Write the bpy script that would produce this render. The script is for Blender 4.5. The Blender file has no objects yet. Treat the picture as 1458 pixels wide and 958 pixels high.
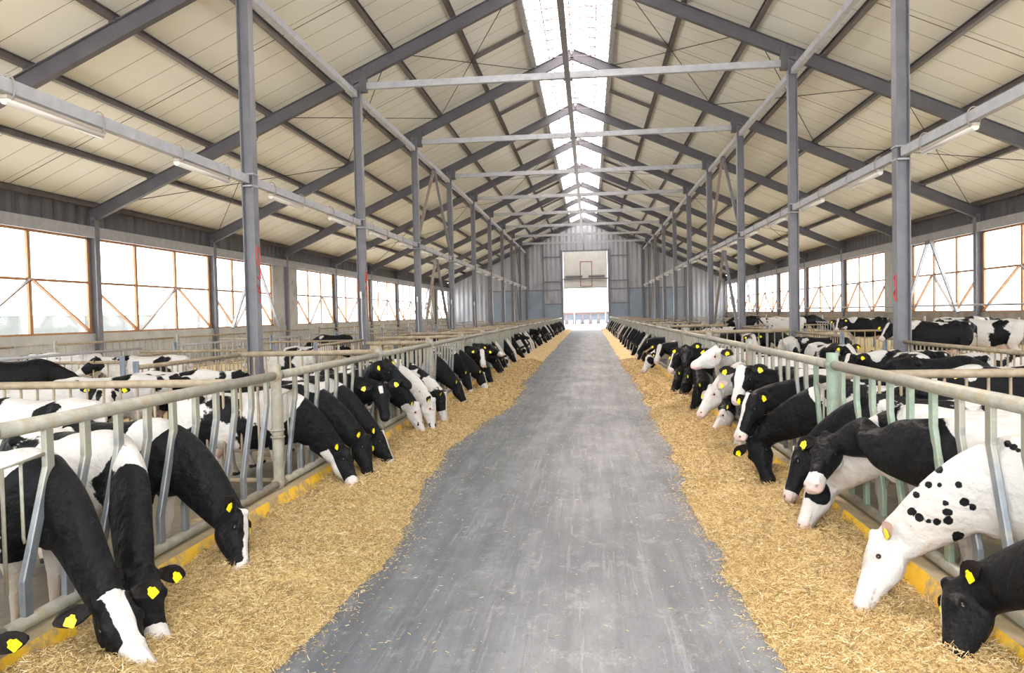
import bpy, bmesh, math, random
import numpy as np
from mathutils import Vector, Matrix
R = math.radians
random.seed(7)
scene = bpy.context.scene
col = scene.collection

# ------------------------------------------------------------------ camera, world, exposure
FPX, YAW, PITCH, ROLL, CAMH = 1080.507, 0.10277, -0.02945, 0.02233, 2.0
def cam2world(u, v, w):
    c, s = math.cos(ROLL), math.sin(ROLL)
    u, v = c * u - s * v, s * u + c * v
    x, y, z = u, w, -v
    c, s = math.cos(PITCH), math.sin(PITCH)
    y, z = c * y - s * z, s * y + c * z
    c, s = math.cos(YAW), math.sin(YAW)
    return Vector((c * x - s * y, s * x + c * y, z))
cd = bpy.data.cameras.new('camera'); cam = bpy.data.objects.new('camera', cd); col.objects.link(cam)
cd.sensor_width = 36.0; cd.lens = FPX * 36.0 / 1458.0; cd.clip_start = 0.05; cd.clip_end = 600
rx, ry, rz = cam2world(1, 0, 0), cam2world(0, -1, 0), -cam2world(0, 0, 1)
m = Matrix((rx, ry, rz)).transposed().to_4x4(); m.translation = Vector((0, 0, CAMH))
cam.matrix_world = m
scene.camera = cam
def ray(px, py): return cam2world(px - 729, py - 479, FPX)
def at(px, py, axis, val):
    d = ray(px, py); i = 'XYZ'.index(axis); o = Vector((0, 0, CAMH))
    return o + d * ((val - o[i]) / d[i])

w = bpy.data.worlds.new('sky'); scene.world = w; w.use_nodes = True
nt = w.node_tree; bg = nt.nodes['Background']
bg.inputs['Strength'].default_value = 7.0
bg.inputs['Color'].default_value = (0.93, 0.965, 1.0, 1)
scene.view_settings.view_transform = 'Standard'; scene.view_settings.look = 'None'
scene.view_settings.exposure = 0.1; scene.view_settings.gamma = 1.0
scene.view_settings.use_curve_mapping = False
scene.cycles.max_bounces = 7; scene.cycles.diffuse_bounces = 5; scene.cycles.glossy_bounces = 3
scene.cycles.transparent_max_bounces = 12; scene.cycles.use_denoising = True
scene.cycles.sample_clamp_indirect = 12

sd = bpy.data.lights.new('sun', 'SUN'); sun = bpy.data.objects.new('sun', sd); col.objects.link(sun)
sd.energy = 7.0; sd.color = (1.0, 0.86, 0.78); sd.angle = R(6)
sun.rotation_euler = Vector((0.10, -0.62, -0.78)).to_track_quat('-Z', 'Y').to_euler()

# ------------------------------------------------------------------ layout constants (metres)
FL = -0.20                       # floor level
D = 9.158; XM = -0.613; W1 = 7.698; WO = 18.157; Y0 = 8.977   # frame spacing, ridge x, column offsets, first frame y
HT = 10.43; HR = 5.45; XL = XM - 3.069; XRF = XM + 3.2135
YG = Y0 + 10 * D                 # gable wall
YB = Y0 - 2 * D - 1.0            # back end (open)
def FY(k): return Y0 + k * D
def rafter_top(o): return 14.50 - 0.448 * abs(o)       # o = offset from ridge
ROOF = 0.22                      # ceiling above the rafter top

# ------------------------------------------------------------------ helpers
MATS = {}
def mat(name, base, rough=0.6, metal=0.0, spec=0.5):
    m = bpy.data.materials.new(name); m.use_nodes = True
    b = m.node_tree.nodes['Principled BSDF']
    b.inputs['Base Color'].default_value = (*base, 1); b.inputs['Roughness'].default_value = rough
    b.inputs['Metallic'].default_value = metal; b.inputs['Specular IOR Level'].default_value = spec
    MATS[name] = m
    return m, m.node_tree, b
def N(nt, t, **kw):
    n = nt.nodes.new(t)
    for k, v in kw.items():
        if k in n.inputs: n.inputs[k].default_value = v
        else: setattr(n, k, v)
    return n
def noisy(name, a, b_, scale=6.0, rough=0.6, metal=0.0, stretch=(1, 1, 1), lo=.35, hi=.65, detail=5, bump=0.0, bscale=None, c3=None, c3s=1.5, c3lo=.55, c3hi=.7):
    m, nt, bs = mat(name, a, rough, metal)
    tc = N(nt, 'ShaderNodeTexCoord'); mp = N(nt, 'ShaderNodeMapping'); mp.inputs['Scale'].default_value = stretch
    geo = N(nt, 'ShaderNodeNewGeometry')
    nt.links.new(geo.outputs['Position'], mp.inputs['Vector'])
    no = N(nt, 'ShaderNodeTexNoise', Scale=scale, Detail=detail, Roughness=.62); nt.links.new(mp.outputs[0], no.inputs['Vector'])
    mr = N(nt, 'ShaderNodeMapRange'); mr.inputs['From Min'].default_value = lo; mr.inputs['From Max'].default_value = hi
    nt.links.new(no.outputs[0], mr.inputs[0])
    mx = N(nt, 'ShaderNodeMix', data_type='RGBA'); mx.inputs[6].default_value = (*a, 1); mx.inputs[7].default_value = (*b_, 1)
    nt.links.new(mr.outputs[0], mx.inputs[0]); out = mx.outputs[2]
    if c3:
        n3 = N(nt, 'ShaderNodeTexNoise', Scale=c3s, Detail=6, Roughness=.7); nt.links.new(mp.outputs[0], n3.inputs['Vector'])
        m3 = N(nt, 'ShaderNodeMapRange'); m3.inputs['From Min'].default_value = c3lo; m3.inputs['From Max'].default_value = c3hi
        nt.links.new(n3.outputs[0], m3.inputs[0])
        x3 = N(nt, 'ShaderNodeMix', data_type='RGBA'); x3.inputs[7].default_value = (*c3, 1)
        nt.links.new(m3.outputs[0], x3.inputs[0]); nt.links.new(out, x3.inputs[6]); out = x3.outputs[2]
    nt.links.new(out, bs.inputs['Base Color'])
    if bump:
        bp = N(nt, 'ShaderNodeBump', Strength=bump, Distance=.02)
        nb = N(nt, 'ShaderNodeTexNoise', Scale=bscale or scale * 4, Detail=4); nt.links.new(geo.outputs['Position'], nb.inputs['Vector'])
        nt.links.new(nb.outputs[0], bp.inputs['Height']); nt.links.new(bp.outputs[0], bs.inputs['Normal'])
    return m

def slat_wear(m):
    # dirty beige coating left on the upper part, rubbed to bare blue-grey metal by the necks lower down
    nt = m.node_tree; g = N(nt, 'ShaderNodeNewGeometry'); sx = N(nt, 'ShaderNodeSeparateXYZ'); nt.links.new(g.outputs['Position'], sx.inputs[0])
    no = N(nt, 'ShaderNodeTexNoise', Scale=6, Detail=4); nt.links.new(g.outputs['Position'], no.inputs['Vector'])
    q = N(nt, 'ShaderNodeMath', operation='MULTIPLY_ADD'); q.inputs[1].default_value = .9; nt.links.new(no.outputs[0], q.inputs[0]); nt.links.new(sx.outputs['Z'], q.inputs[2])
    r = N(nt, 'ShaderNodeMapRange'); r.inputs['From Min'].default_value = 1.25; r.inputs['From Max'].default_value = 1.6; nt.links.new(q.outputs[0], r.inputs[0])
    x = N(nt, 'ShaderNodeMix', data_type='RGBA'); x.inputs[7].default_value = (.30, .285, .225, 1)
    bs = nt.nodes['Principled BSDF']; old = bs.inputs['Base Color'].links[0].from_socket
    nt.links.new(r.outputs[0], x.inputs[0]); nt.links.new(old, x.inputs[6]); nt.links.new(x.outputs[2], bs.inputs['Base Color'])
M_steel = noisy('painted_steel', (.145, .142, .162), (.185, .182, .20), 3, .36, 0.0, c3=(.11, .095, .09), c3s=2.2, c3lo=.58, c3hi=.8)
M_steel_dark = noisy('rafter_paint', (.088, .083, .096), (.112, .107, .12), 2, .5)
M_purlin = noisy('purlin_steel', (.115, .098, .094), (.155, .135, .13), 2, .55)
M_light = noisy('pale_steel', (.34, .345, .37), (.43, .435, .46), 4, .5, c3=(.30, .25, .20), c3s=3, c3lo=.6, c3hi=.8)
M_galv = noisy('galvanised_tube', (.25, .235, .185), (.34, .325, .27), 9, .45, 0.0, c3=(.33, .25, .15), c3s=5, c3lo=.52, c3hi=.68, bump=.25, bscale=60)
M_slat = noisy('worn_slat', (.15, .165, .185), (.22, .235, .25), 4, .36, 0.25, c3=(.30, .275, .205), c3s=2.0, bump=.2, bscale=60)
slat_wear(M_slat)
M_green = noisy('green_tube', (.19, .265, .19), (.28, .33, .26), 7, .45, 0.0, c3=(.40, .36, .26), c3s=4, c3lo=.52, c3hi=.7, bump=.2, bscale=60)
M_brownpipe = noisy('stained_tube', (.24, .185, .115), (.36, .295, .205), 7, .55, bump=.2)
M_bluepost = noisy('blue_grey_tube', (.14, .17, .21), (.21, .245, .29), 5, .4, .2)
M_wood = noisy('pine_wood', (.36, .17, .075), (.45, .24, .12), 8, .6, stretch=(1, 1, .2))
M_wood2 = noisy('grey_wood', (.22, .17, .14), (.30, .25, .22), 8, .6, stretch=(1, 1, .2))
M_conc = noisy('concrete_wall', (.44, .44, .43), (.56, .56, .54), 1.2, .85, c3=(.30, .28, .25), c3s=.8, c3lo=.55, c3hi=.75)
M_dirtwall = noisy('stained_concrete', (.22, .19, .165), (.32, .285, .25), 2.0, .85, stretch=(1, 1, .4))
M_yellow = noisy('yellow_kerb_paint', (.72, .42, .02), (.80, .50, .03), 6, .55, c3=(.34, .26, .16), c3s=3.2, c3lo=.46, c3hi=.58, bump=.3)
M_kerbtop = noisy('kerb_top', (.42, .33, .16), (.30, .25, .18), 6, .75, bump=.4)
M_corr = noisy('corrugated_sheet', (.33, .34, .38), (.42, .43, .47), 1.5, .45, .25, stretch=(1, 1, .25), c3=(.25, .23, .24), c3s=.6)
M_blue = noisy('blue_sheet', (.22, .27, .34), (.27, .32, .39), .8, .5, c3=(.2, .21, .22), c3s=1.2, c3lo=.62, c3hi=.8)
M_doorw = noisy('white_door_panel', (.66, .66, .63), (.74, .74, .71), 1.2, .5)
M_white = noisy('white_tube', (.70, .70, .68), (.80, .79, .77), 5, .5)
M_rib = noisy('skylight_rib_paint', (.15, .125, .125), (.19, .16, .16), 5, .5)
M_rust = noisy('rusty_bar', (.28, .12, .07), (.36, .18, .10), 8, .7)
M_black, _, _ = mat('black_rod', (.03, .025, .025), .5)
M_red, _, _ = mat('red_spray_paint', (.75, .06, .05), .6)
M_tag, _, _ = mat('yellow_ear_tag', (.86, .74, .0), .35)
M_tagd, _, _ = mat('tag_stud', (.5, .5, .02), .4)
M_eye, _, _ = mat('dark_eye', (.012, .009, .008), .08)
M_lampb, _, _ = mat('lamp_housing', (.42, .37, .31), .35)
M_cable, _, _ = mat('cable_loop', (.30, .26, .23), .5)
M_out = noisy('outside_shed', (.62, .66, .66), (.70, .73, .73), 1.0, .7)
M_pink = noisy('outside_panel', (.16, .09, .08), (.20, .12, .10), 1.0, .7)
M_ground = noisy('outside_ground', (.74, .70, .64), (.80, .77, .71), .5, .9)
# lamp tube (off-white diffuser)
m, nt_, b_ = mat('lamp_diffuser', (.62, .58, .52), .12); b_.inputs['Emission Color'].default_value = (1, .97, .9, 1); b_.inputs['Emission Strength'].default_value = 0.12
M_diff = m
# glass pane: clear, slightly reflecting
m = bpy.data.materials.new('clear_pane'); m.use_nodes = True; nt2 = m.node_tree; nt2.nodes.clear()
o_ = N(nt2, 'ShaderNodeOutputMaterial'); mx = N(nt2, 'ShaderNodeMixShader'); mx.inputs[0].default_value = .06
a_ = N(nt2, 'ShaderNodeBsdfTransparent'); a_.inputs[0].default_value = (.97, .98, .98, 1); g_ = N(nt2, 'ShaderNodeBsdfGlossy', Roughness=.05)
nt2.links.new(a_.outputs[0], mx.inputs[1]); nt2.links.new(g_.outputs[0], mx.inputs[2]); nt2.links.new(mx.outputs[0], o_.inputs[0]); M_pane = m
# skylight sheet: milky polycarbonate
m = bpy.data.materials.new('milky_polycarbonate'); m.use_nodes = True; nt2 = m.node_tree; nt2.nodes.clear()
o_ = N(nt2, 'ShaderNodeOutputMaterial'); mx = N(nt2, 'ShaderNodeMixShader'); mx.inputs[0].default_value = .45
a_ = N(nt2, 'ShaderNodeBsdfTransparent'); a_.inputs[0].default_value = (1, .95, .92, 1); g_ = N(nt2, 'ShaderNodeBsdfTranslucent'); g_.inputs[0].default_value = (1, .86, .80, 1)
nt2.links.new(a_.outputs[0], mx.inputs[1]); nt2.links.new(g_.outputs[0], mx.inputs[2]); nt2.links.new(mx.outputs[0], o_.inputs[0]); M_sky = m
# ceiling sandwich panels with thin dark seams every 1.145 m
def ceiling_mat():
    m, nt, bs = mat('ceiling_panel', (.66, .64, .54), .5)
    g = N(nt, 'ShaderNodeNewGeometry'); sx = N(nt, 'ShaderNodeSeparateXYZ'); nt.links.new(g.outputs['Position'], sx.inputs[0])
    def seam(per, off, wd):
        a = N(nt, 'ShaderNodeMath', operation='ADD'); a.inputs[1].default_value = off + 1000 * per; nt.links.new(sx.outputs['Y'], a.inputs[0])
        md = N(nt, 'ShaderNodeMath', operation='MODULO'); md.inputs[1].default_value = per; nt.links.new(a.outputs[0], md.inputs[0])
        lt = N(nt, 'ShaderNodeMath', operation='LESS_THAN'); lt.inputs[1].default_value = wd; nt.links.new(md.outputs[0], lt.inputs[0]); return lt
    s1 = seam(D / 8, -Y0, .022); s2 = seam(D, -Y0 - D / 2 - .3, .05)
    mxx = N(nt, 'ShaderNodeMath', operation='MAXIMUM'); nt.links.new(s1.outputs[0], mxx.inputs[0]); nt.links.new(s2.outputs[0], mxx.inputs[1])
    no = N(nt, 'ShaderNodeTexNoise', Scale=.5, Detail=5); nt.links.new(g.outputs['Position'], no.inputs['Vector'])
    c = N(nt, 'ShaderNodeMix', data_type='RGBA'); c.inputs[6].default_value = (.80, .795, .73, 1); c.inputs[7].default_value = (.86, .86, .80, 1)
    nt.links.new(no.outputs[0], c.inputs[0])
    d = N(nt, 'ShaderNodeMix', data_type='RGBA'); d.inputs[7].default_value = (.13, .10, .08, 1)
    nt.links.new(mxx.outputs[0], d.inputs[0]); nt.links.new(c.outputs[2], d.inputs[6]); nt.links.new(d.outputs[2], bs.inputs['Base Color'])
    return m
M_ceil = ceiling_mat()
def floor_mat():
    m, nt, bs = mat('aisle_concrete', (.28, .3, .32), .5)
    g = N(nt, 'ShaderNodeNewGeometry')
    def ns(sc, st, det=6, ro=.6, lo=.4, hi=.6):
        mp = N(nt, 'ShaderNodeMapping'); mp.inputs['Scale'].default_value = st; nt.links.new(g.outputs['Position'], mp.inputs['Vector'])
        n = N(nt, 'ShaderNodeTexNoise', Scale=sc, Detail=det, Roughness=ro); nt.links.new(mp.outputs[0], n.inputs['Vector'])
        r = N(nt, 'ShaderNodeMapRange'); r.inputs['From Min'].default_value = lo; r.inputs['From Max'].default_value = hi; nt.links.new(n.outputs[0], r.inputs[0]); return r.outputs[0]
    def mix(f, a, b, k=1.0):
        x = N(nt, 'ShaderNodeMix', data_type='RGBA')
        if k != 1.0:
            q = N(nt, 'ShaderNodeMath', operation='MULTIPLY'); q.inputs[1].default_value = k; nt.links.new(f, q.inputs[0]); f = q.outputs[0]
        nt.links.new(f, x.inputs[0])
        for i, v in ((6, a), (7, b)):
            if isinstance(v, tuple): x.inputs[i].default_value = (*v, 1)
            else: nt.links.new(v, x.inputs[i])
        return x.outputs[2]
    c = mix(ns(1.6, (1, .5, 1), 8, .7, .38, .62), (.105, .117, .132), (.155, .169, .183))
    c = mix(ns(6, (1, .05, 1), 5, .65, .44, .60), c, (.068, .075, .088), .55)          # tyre and scraper streaks
    c = mix(ns(20, (1, .035, 1), 4, .7, .56, .66), c, (.25, .26, .275), .5)           # pale scratches
    c = mix(ns(4, (1, .7, 1), 12, .85, .53, .62), c, (.26, .272, .28), .55)           # worn pale patches
    c = mix(ns(14, (1, .8, 1), 8, .85, .55, .62), c, (.075, .08, .088), .55)          # fine dark mottling
    c = mix(ns(24, (1, .8, 1), 6, .8, .62, .66), c, (.34, .33, .29), .5)
    c = mix(ns(30, (1, 1, 1), 4, .6, .68, .70), c, (.50, .43, .28), .8)               # straw crumbs trodden in
    c = mix(ns(38, (1, 1, 1), 3, .6, .70, .72), c, (.05, .045, .04), .8)
    nt.links.new(c, bs.inputs['Base Color'])
    rr = N(nt, 'ShaderNodeMapRange'); rr.inputs['To Min'].default_value = .5; rr.inputs['To Max'].default_value = .75
    nt.links.new(ns(2.5, (1, .4, 1), 6, .6, .3, .7), rr.inputs[0]); nt.links.new(rr.outputs[0], bs.inputs['Roughness'])
    bp = N(nt, 'ShaderNodeBump', Strength=.35, Distance=.01)
    nb = N(nt, 'ShaderNodeTexNoise', Scale=30, Detail=5); mp = N(nt, 'ShaderNodeMapping'); mp.inputs['Scale'].default_value = (1, .4, 1)
    nt.links.new(g.outputs['Position'], mp.inputs['Vector']); nt.links.new(mp.outputs[0], nb.inputs['Vector'])
    nt.links.new(nb.outputs[0], bp.inputs['Height']); nt.links.new(bp.outputs[0], bs.inputs['Normal'])
    return m
M_floor = floor_mat()
M_penfloor = noisy('slurry_floor', (.10, .085, .065), (.20, .17, .12), 1.5, .45, c3=(.50, .38, .18), c3s=1.0, c3lo=.56, c3hi=.66, bump=.5, bscale=12)
def straw_mat(name, island):
    m, nt, bs = mat(name, (.6, .42, .18), .75); g = N(nt, 'ShaderNodeNewGeometry')
    r = N(nt, 'ShaderNodeValToRGB'); e = r.color_ramp.elements
    e[0].position = 0; e[0].color = (.17, .10, .035, 1); e[1].position = 1; e[1].color = (.92, .80, .56, 1)  # darkest stop paints crevice shade into the bed's straw colour
    a = e.new(.35); a.color = (.53, .36, .135, 1); a = e.new(.75); a.color = (.76, .58, .28, 1)
    if island: nt.links.new(g.outputs['Random Per Island'], r.inputs[0])
    else:
        no = N(nt, 'ShaderNodeTexNoise', Scale=38, Detail=6, Roughness=.75); nt.links.new(g.outputs['Position'], no.inputs['Vector'])
        q = N(nt, 'ShaderNodeMapRange'); q.inputs['From Min'].default_value = .32; q.inputs['From Max'].default_value = .68
        nt.links.new(no.outputs[0], q.inputs[0]); nt.links.new(q.outputs[0], r.inputs[0])
        bp = N(nt, 'ShaderNodeBump', Strength=.9, Distance=.03); nt.links.new(no.outputs[0], bp.inputs['Height']); nt.links.new(bp.outputs[0], bs.inputs['Normal'])
    nt.links.new(r.outputs[0], bs.inputs['Base Color']); return m
M_straw = straw_mat('straw_strand', True); M_bed = straw_mat('straw_bed', False)

class MB:
    def __init__(s): s.v = []; s.f = []
    def add(s, vs, fs):
        o = len(s.v); s.v += [tuple(p) for p in vs]; s.f += [tuple(i + o for i in q) for q in fs]
    def box(s, x0, x1, y0, y1, z0, z1):
        s.add([(x0, y0, z0), (x1, y0, z0), (x1, y1, z0), (x0, y1, z0), (x0, y0, z1), (x1, y0, z1), (x1, y1, z1), (x0, y1, z1)],
              [(0, 3, 2, 1), (4, 5, 6, 7), (0, 1, 5, 4), (1, 2, 6, 5), (2, 3, 7, 6), (3, 0, 4, 7)])
    def beam(s, a, b, w, h, up=(0, 0, 1)):               # square section between two points
        a, b = Vector(a), Vector(b); t = (b - a).normalized(); sd_ = t.cross(Vector(up)).normalized(); u = sd_.cross(t)
        vs = []
        for p in (a, b):
            for q, r in ((-1, -1), (1, -1), (1, 1), (-1, 1)): vs.append(p + sd_ * q * w / 2 + u * r * h / 2)
        s.add(vs, [(0, 1, 2, 3), (7, 6, 5, 4), (0, 4, 5, 1), (1, 5, 6, 2), (2, 6, 7, 3), (3, 7, 4, 0)])
    def ibeam(s, a, b, w, h, tf=.03, tw=.02, up=(0, 0, 1)):   # H or I section, web in the plane of up
        a, b = Vector(a), Vector(b); t = (b - a).normalized(); sd_ = t.cross(Vector(up)).normalized(); u = sd_.cross(t)
        pr = [(-w/2, -h/2), (w/2, -h/2), (w/2, -h/2+tf), (tw/2, -h/2+tf), (tw/2, h/2-tf), (w/2, h/2-tf), (w/2, h/2), (-w/2, h/2), (-w/2, h/2-tf), (-tw/2, h/2-tf), (-tw/2, -h/2+tf), (-w/2, -h/2+tf)]
        vs = [p + sd_ * x + u * y for p in (a, b) for x, y in pr]; n = 12
        fs = [(i, (i + 1) % n, (i + 1) % n + n, i + n) for i in range(n)]
        fs += [(0, 11, 10, 3, 2, 1), (10, 9, 4, 3), (9, 8, 7, 6, 5, 4)]
        fs += [tuple(x + n for x in q[::-1]) for q in [(0, 11, 10, 3, 2, 1), (10, 9, 4, 3), (9, 8, 7, 6, 5, 4)]]
        s.add(vs, fs)
    def tube(s, pts, r, n=10, caps=True):
        pts = [Vector(p) for p in pts]; rs = r if isinstance(r, (list, tuple)) else [r] * len(pts)
        ref = None; vs = []
        for i, p in enumerate(pts):
            t = (pts[min(i + 1, len(pts) - 1)] - pts[max(i - 1, 0)]).normalized()
            if ref is None: ref = Vector((0, 0, 1)) if abs(t.z) < .9 else Vector((1, 0, 0))
            x = t.cross(ref).normalized(); y = x.cross(t); ref = y
            vs += [p + (x * math.cos(2 * math.pi * j / n) + y * math.sin(2 * math.pi * j / n)) * rs[i] for j in range(n)]
        fs = [(i * n + j, i * n + (j + 1) % n, (i + 1) * n + (j + 1) % n, (i + 1) * n + j) for i in range(len(pts) - 1) for j in range(n)]
        if caps: fs += [tuple(range(n))[::-1], tuple((len(pts) - 1) * n + j for j in range(n))]
        s.add(vs, fs)
    def mesh(s, name, mtl, smooth=False):
        me = bpy.data.meshes.new(name); me.from_pydata(s.v, [], s.f); me.materials.append(mtl); me.validate()
        bm = bmesh.new(); bm.from_mesh(me); bmesh.ops.recalc_face_normals(bm, faces=bm.faces); bm.to_mesh(me); bm.free()
        if smooth:
            me.polygons.foreach_set('use_smooth', [len(p.vertices) <= 4 for p in me.polygons])
        return me
    def build(s, name, mtl, parent=None, smooth=False, loc=None):
        return link(name, s.mesh(name, mtl, smooth), parent, loc)
def link(name, me, parent=None, loc=None):
    o = bpy.data.objects.new(name, me); col.objects.link(o)
    if parent: o.parent = parent
    if loc is not None: o.location = loc
    return o
def tag(o, label=None, cat=None, group=None, kind=None):
    if label: o['label'] = label
    if cat: o['category'] = cat
    if group: o['group'] = group
    if kind: o['kind'] = kind
    return o
def struct(name, mb, mtl, label=None, smooth=False):
    return tag(mb.build(name, mtl, smooth=smooth), label, None, None, 'structure')
def empty(name, loc=(0, 0, 0)):
    o = bpy.data.objects.new(name, None); col.objects.link(o); o.location = loc; o.empty_display_size = .1; return o
ORD = ['nearest', 'second', 'third', 'fourth', 'fifth', 'sixth', 'seventh', 'eighth', 'ninth', 'tenth', 'eleventh', 'twelfth', 'thirteenth', 'fourteenth', 'fifteenth', 'sixteenth',
       'seventeenth', 'eighteenth', 'nineteenth', 'twentieth', 'twenty-first', 'twenty-second', 'twenty-third', 'twenty-fourth', 'twenty-fifth']
def SIDE(s): return 'left' if s < 0 else 'right'

# ------------------------------------------------------------------ room shell
b = MB(); b.box(XL - .15, XRF + .15, YB, YG + 4, FL - .2, FL); struct('floor', b, M_floor, 'grey scraped concrete feed aisle running to the far door')
b = MB(); b.box(XM - WO - .1, XL - .15, YB, YG, FL - .2, FL); struct('floor_left', b, M_penfloor, 'dark pen floor left of the aisle')
b = MB(); b.box(XRF + .15, XM + WO + .1, YB, YG, FL - .2, FL); struct('floor_right', b, M_penfloor, 'dark pen floor right of the aisle')
BEDZ = {-1: FL + .15, 1: FL + .50}
SK = 1.75
for s in (-1, 1):
    b = MB(); xi, xo = SK - .02, WO + .9
    zi, zo = rafter_top(xi) + ROOF, rafter_top(xo) + ROOF; t = .14
    xs = [XM + s * xi, XM + s * xo]
    b.add([(xs[0], YB, zi), (xs[1], YB, zo), (xs[1], YG + .3, zo), (xs[0], YG + .3, zi), (xs[0], YB, zi + t), (xs[1], YB, zo + t), (xs[1], YG + .3, zo + t), (xs[0], YG + .3, zi + t)],
          [(0, 1, 2, 3), (4, 7, 6, 5), (0, 4, 5, 1), (1, 5, 6, 2), (2, 6, 7, 3), (3, 7, 4, 0)])
    struct('ceiling', b, M_ceil, f'{SIDE(s)} roof slope of cream panels with thin dark seams')
    # outer walls
    x = XM + s * WO; xo = x + s * .18
    b = MB(); b.box(min(x + s*.12, xo + s*.1), max(x + s*.12, xo + s*.1), YB, YG, FL - .1, 1.30)
    if s < 0:
        for i in range(int((YG - YB) / .45)): b.box(x + s*.12, x + s*.12 + .035, YB + i * .45, YB + i * .45 + .22, FL, 1.28)
    b2 = MB(); b2.box(min(x + s*.05, x + s*.3), max(x + s*.05, x + s*.3), YB, YG, 1.30, 1.62)
    struct('wall_' + SIDE(s), b, M_conc if s < 0 else M_dirtwall, f'low concrete wall under the {SIDE(s)} windows')
    struct('trim_' + ('1' if s < 0 else '2'), b2, M_conc if s < 0 else M_dirtwall, f'concrete sill band under the {SIDE(s)} windows')
    b = MB()   # corrugated band under the eave
    vs = []; n = int((YG - YB) / .15)
    for i in range(n + 1):
        yy = YB + i * .15; dx = [0, 0, .05, .05][i % 4]
        vs += [(x + s * (.10 + dx), yy, 5.66), (x + s * (.10 + dx), yy, 6.52)]
    b.add(vs, [(2 * i, 2 * i + 2, 2 * i + 3, 2 * i + 1) for i in range(n)])
    o = struct('trim_' + ('3' if s < 0 else '4'), b, M_steel_dark, f'dark corrugated sheet band above the {SIDE(s)} windows')
    sm = o.modifiers.new('thick', 'SOLIDIFY'); sm.thickness = .01
    b = MB(); b.box(min(x - s*.14, x + s*.10), max(x - s*.14, x + s*.10), YB, YG, 5.28, 5.66); b.box(min(x - s*.14, x - s*.06), max(x - s*.14, x - s*.06), YB, YG, 5.24, 5.28)
    struct('trim_' + ('5' if s < 0 else '6'), b, M_light, f'pale steel beam over the {SIDE(s)} windows')

# skylight: arched milky sheet, ribs
b = MB(); ns = 16; yy = [YB, YG + .3]; vs = []
def arch(t, lift=0.0):
    a = -1 + 2 * t; return XM + a * (SK + .05), rafter_top(SK) + ROOF + .06 + lift + .62 * math.cos(a * math.pi / 2)
for y in yy:
    for i in range(ns + 1): ax, az = arch(i / ns); vs.append((ax, y, az))
b.add(vs, [(i, i + 1, i + ns + 2, i + ns + 1) for i in range(ns)])
o = struct('window_1', b, M_sky, 'arched milky skylight along the roof ridge', True)
b = MB(); n = int((YG - YB) / 1.145)
for k in range(n):
    y = YB + .5 + k * 1.145
    b.tube([(*(lambda q: (q[0], y, q[1] - .03))(arch(i / 10)),) for i in range(11)], .022, 6)
    if k % 1 == 0: b.beam((XM - SK, y, arch(0)[1] - .02), (XM + SK, y, arch(0)[1] - .02), .035, .035)
for q in (-1.1, 1.1, 0): b.beam((XM + q, YB, arch(.5 + q / 2 / SK)[1] - .06), (XM + q, YG, arch(.5 + q / 2 / SK)[1] - .06), .04, .04)
b.build('skylight_rib', M_rib, o)

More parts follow.
